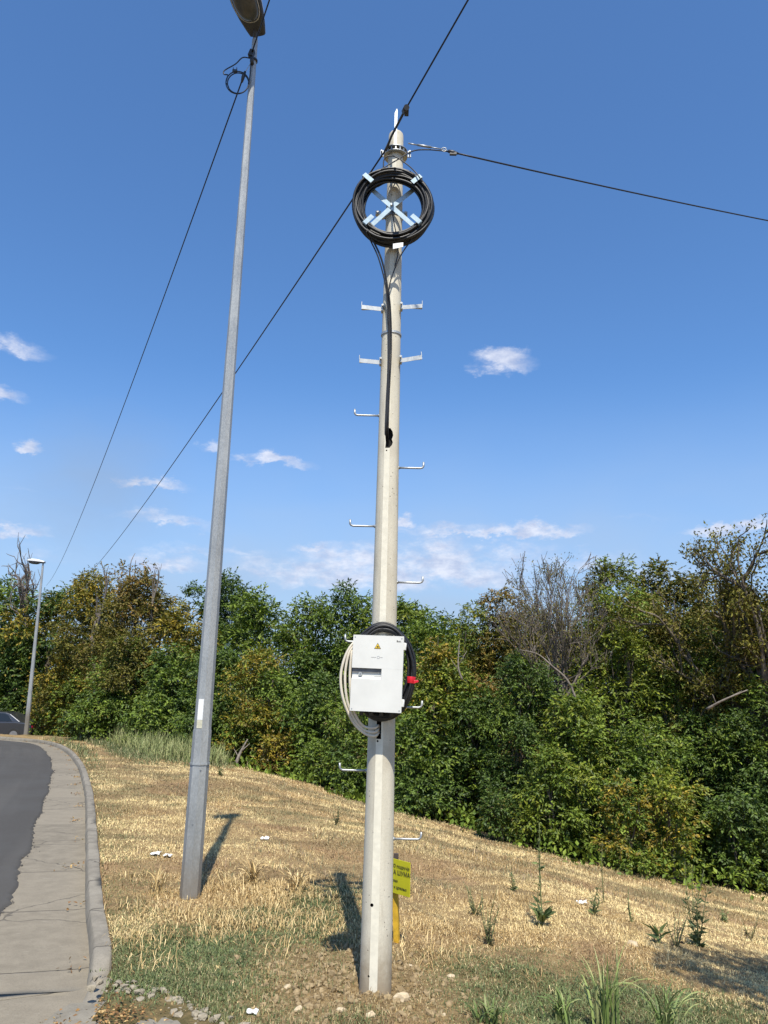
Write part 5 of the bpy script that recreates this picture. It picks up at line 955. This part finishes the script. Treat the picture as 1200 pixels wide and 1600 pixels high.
# ---------------------------------------------------------------- stones, clods, litter, leaves
def m_stone(c1, c2, name):
    m, nt, b = newmat(name); f = nnoise(nt, 30, 6, .65); inp(nt, b.inputs['Base Color'], nmix(nt, nramp(nt, f, .3, .7), c1, c2)); b.inputs['Roughness'].default_value = .9; nbump(nt, b, f, .7, .006); return m
STONE = m_stone((.40, .31, .19), (.56, .46, .31), 'stone'); CLOD = m_stone((.17, .12, .06), (.33, .245, .13), 'clod')
import bmesh
def rock_mesh(name, mat, seed, sub=2):
    bm = bmesh.new(); bmesh.ops.create_icosphere(bm, subdivisions=sub, radius=1); rg = np.random.default_rng(seed)
    pl = [(Vector(rg.normal(0, 1, 3)).normalized(), rg.uniform(.55, .85)) for _ in range(9)]
    for v in bm.verts:
        for n_, d_ in pl:
            e = v.co.dot(n_)-d_
            if e > 0: v.co -= n_*e*.92
        v.co *= 1+rg.normal(0, .03)
    me = bpy.data.meshes.new(name); bm.to_mesh(me); bm.free(); me.materials.append(mat); return me
RK = [rock_mesh('stone', STONE, k) for k in range(4)]
def stone(px, py, s, sq, label, rot=0., group='loose stones near the pole'):
    b = gp(px, py); o = bpy.data.objects.new('stone', RK[int(px+py) % 4]); link(o); o.location = (b[0], b[1], b[2]+s*sq*.35); o.scale = (s, s*.8, s*sq); o.rotation_euler = (rng.normal(0, .2), rng.normal(0, .2), rot); tag(o, label, 'stone', group)
stone(627, 1566, .055, .75, 'largest pale angular stone at the right foot of the concrete pole', .5); stone(533, 1583, .035, .7, 'pale stone in the earth left below the pole foot'); stone(580, 1590, .03, .8, 'small pale stone at the bottom edge under the pole'); stone(640, 1512, .024, .8, 'cream stone right of the pole on bare earth', 1)
stone(465, 1580, .03, .6, 'flat stone at the lower left of the dug earth', .8); stone(448, 1545, .028, .7, 'brownish stone at the left rim of the dug earth'); stone(722, 1476, .045, .5, 'pale stone half hidden below the brown green weed', 2) if False else None
stone(990, 1478, .05, .6, 'pale stone on the dry slope left of the dark upright weed', 2); stone(704, 1528, .03, .6, 'small stone in the grass right of the pole'); stone(310, 1472, .02, .8, 'little cream stone in the green grass below the lamp post'); stone(690, 1590, .025, .8, 'small stone at the bottom right of the dug earth')
n = 2600; V = []; Fc = []; base = rock_mesh('c', CLOD, 77, 1); bv = np.array([v.co[:] for v in base.vertices]); bf = np.array([p.vertices[:] for p in base.polygons]); a = rng.normal(0, 1, (n, 2)); x = POLE[0]-.15+a[:, 0]*.32; y = POLE[1]+.05+a[:, 1]*.42; ok = np.hypot(x-PX, y-PY) > .10; x, y = x[ok], y[ok]; z = T(x, y); s = .004+.030*rng.random(len(x))**4.5
for i in range(len(x)):
    R = np.array(Matrix.Rotation(rng.random()*6.28, 3, Vector(rng.normal(0, 1, 3)).normalized())); V.append((bv*np.array([1, .8, .65])*rng.uniform(.8, 1.2, 3)) @ R.T*s[i]+np.array([x[i], y[i], z[i]+s[i]*.1])); Fc.append(bf+i*len(bv))
o = link(bpy.data.objects.new('earth_clods', mesh_np('earth_clods', np.concatenate(V), tris=np.concatenate(Fc), mat=CLOD))); tag(o, 'loose clods of dug earth around the pole foot', 'clods', kind='stuff')
def bits(name, x, y, z, s, mat, label, flat=.6):
    V = []; Fc = []
    for i in range(len(x)):
        R = np.array(Matrix.Rotation(rng.random()*6.28, 3, 'Z')); V.append((bv*np.array([1, .8, flat])*rng.uniform(.7, 1.3, 3)) @ R.T*s[i]+np.array([x[i], y[i], z[i]+s[i]*.2])); Fc.append(bf+i*len(bv))
    o = link(bpy.data.objects.new(name, mesh_np(name, np.concatenate(V), tris=np.concatenate(Fc), mat=mat))); tag(o, label, 'rubble', kind='stuff')
n = 240; t_ = rng.random(n)**.8; x = -1.62+t_*1.25+rng.normal(0, .04, n); y = np.interp(x, bs[:, 0], bs[:, 1])+rng.normal(-.04, .07, n); bits('broken_concrete', x, y, T(x, y, np.full(n, .8)), .005+.042*rng.random(n)**3.2, m_stone((.17, .145, .10), (.33, .285, .21), 'concrete_rubble'), 'crumbled grey concrete bits along the apron edge', .5)
n = 900; t_ = rng.random(n)*len(AR)*.55; ia = t_.astype(int); x = AR[ia, 0]+AN[ia, 0]*jag[ia]+rng.normal(0, .03, n); y = AR[ia, 1]+AN[ia, 1]*jag[ia]+rng.normal(0, .03, n); bits('asphalt_crumbs', x, y, rz(y)-.088, .004+.016*rng.random(n)**2.5, m_stone((.05, .045, .04), (.14, .125, .105), 'asphalt_crumb'), 'dark crumbs along the ragged asphalt edge', .5)
def crumple(px, py, s, label, mat=None, seed=1, cat='litter'):
    b = gp(px, py); rg = np.random.default_rng(seed); n = 6; vs = []; 
    for i in range(n):
        for j in range(n): vs.append((b[0]+(i/(n-1)-.5)*s*1.6+rg.normal(0, s*.05), b[1]+(j/(n-1)-.5)*s*1.5+rg.normal(0, s*.05), b[2]+.02+abs(rg.normal(0, s*.22))))
    mb = MB().add(vs, [(i*n+j, (i+1)*n+j, (i+1)*n+j+1, i*n+j+1) for i in range(n-1) for j in range(n-1)]); o = solo('litter', mb, mat or WHITE, label, cat, (b[0], b[1], b[2]), 'scraps of litter'); m = o.modifiers.new('s', 'SOLIDIFY'); m.thickness = .002
crumple(243, 1337, .06, 'crumpled white scrap on the straw left of the near lamp post', seed=1); crumple(262, 1340, .05, 'grey white scrap closest to the near lamp post on its left', seed=2); crumple(414, 1313, .06, 'white scrap on bare soil right of the lamp post shadow', seed=3); crumple(394, 1588, .035, 'torn white paper at the bottom edge in the grass', seed=4); crumple(910, 1414, .06, 'white scrap lying high on the slope above the small green weed', seed=5)
# dry leaves on gutter and apron
DL = np.array([[.34, .19, .07], [.26, .14, .06], [.42, .29, .13], [.20, .11, .05]])
def dryleaves(name, x, y, z, label, size):
    n = len(x); d = rng.normal(0, 1, (n, 3)); d[:, 2] *= .35; V, F, CL = leafset(np.c_[x, y, z], d, size*rng.uniform(.6, 1.2, n), size*.6*rng.uniform(.6, 1.1, n), DL[rng.integers(0, 4, n)]*rng.uniform(.7, 1.3, n)[:, None]); o = link(bpy.data.objects.new(name, mesh_np(name, V, quads=F, mat=LEAF, col=CL))); tag(o, label, 'dry leaves', kind='stuff')
xx = []; yy = []
for s_ in (np.array([KR[i] for i in np.linspace(150, len(KR)-60, 26).astype(int)])): n = rng.integers(3, 26); xx += list(s_[0]-.24+rng.normal(0, .05, n)); yy += list(s_[1]+rng.normal(0, .10, n))
xx = np.array(xx); yy = np.array(yy); dryleaves('gutter_leaves', xx, yy, rz(yy)-.088+rng.random(len(xx))*.01, 'small drifts of orange dry leaves along the kerb foot', .04)
n = 420; x = -1.42+rng.normal(0, .15, n); y = 4.42+rng.normal(0, .12, n)+(x+1.28)*-.2; qq = sdist(x, y); z = np.where(qq > 0, T(x, y, np.maximum(qq, .6))+.03, rz(y)-.07)+rng.random(n)*.02; ok = (x > -1.75); dryleaves('leaf_litter', x[ok], y[ok], z[ok], 'brown and orange leaf litter at the bottom left corner', .024)
# ---------------------------------------------------------------- tree outside the frame that shades the lower right corner
tree('broadleaf_tree', 'leafy tree just outside the right edge shading the lower right ground', 'tree', 4.15, 3.25, 5.3, 1.9, .5, 'mid', 900, 'trees of the wood', dens=.7)
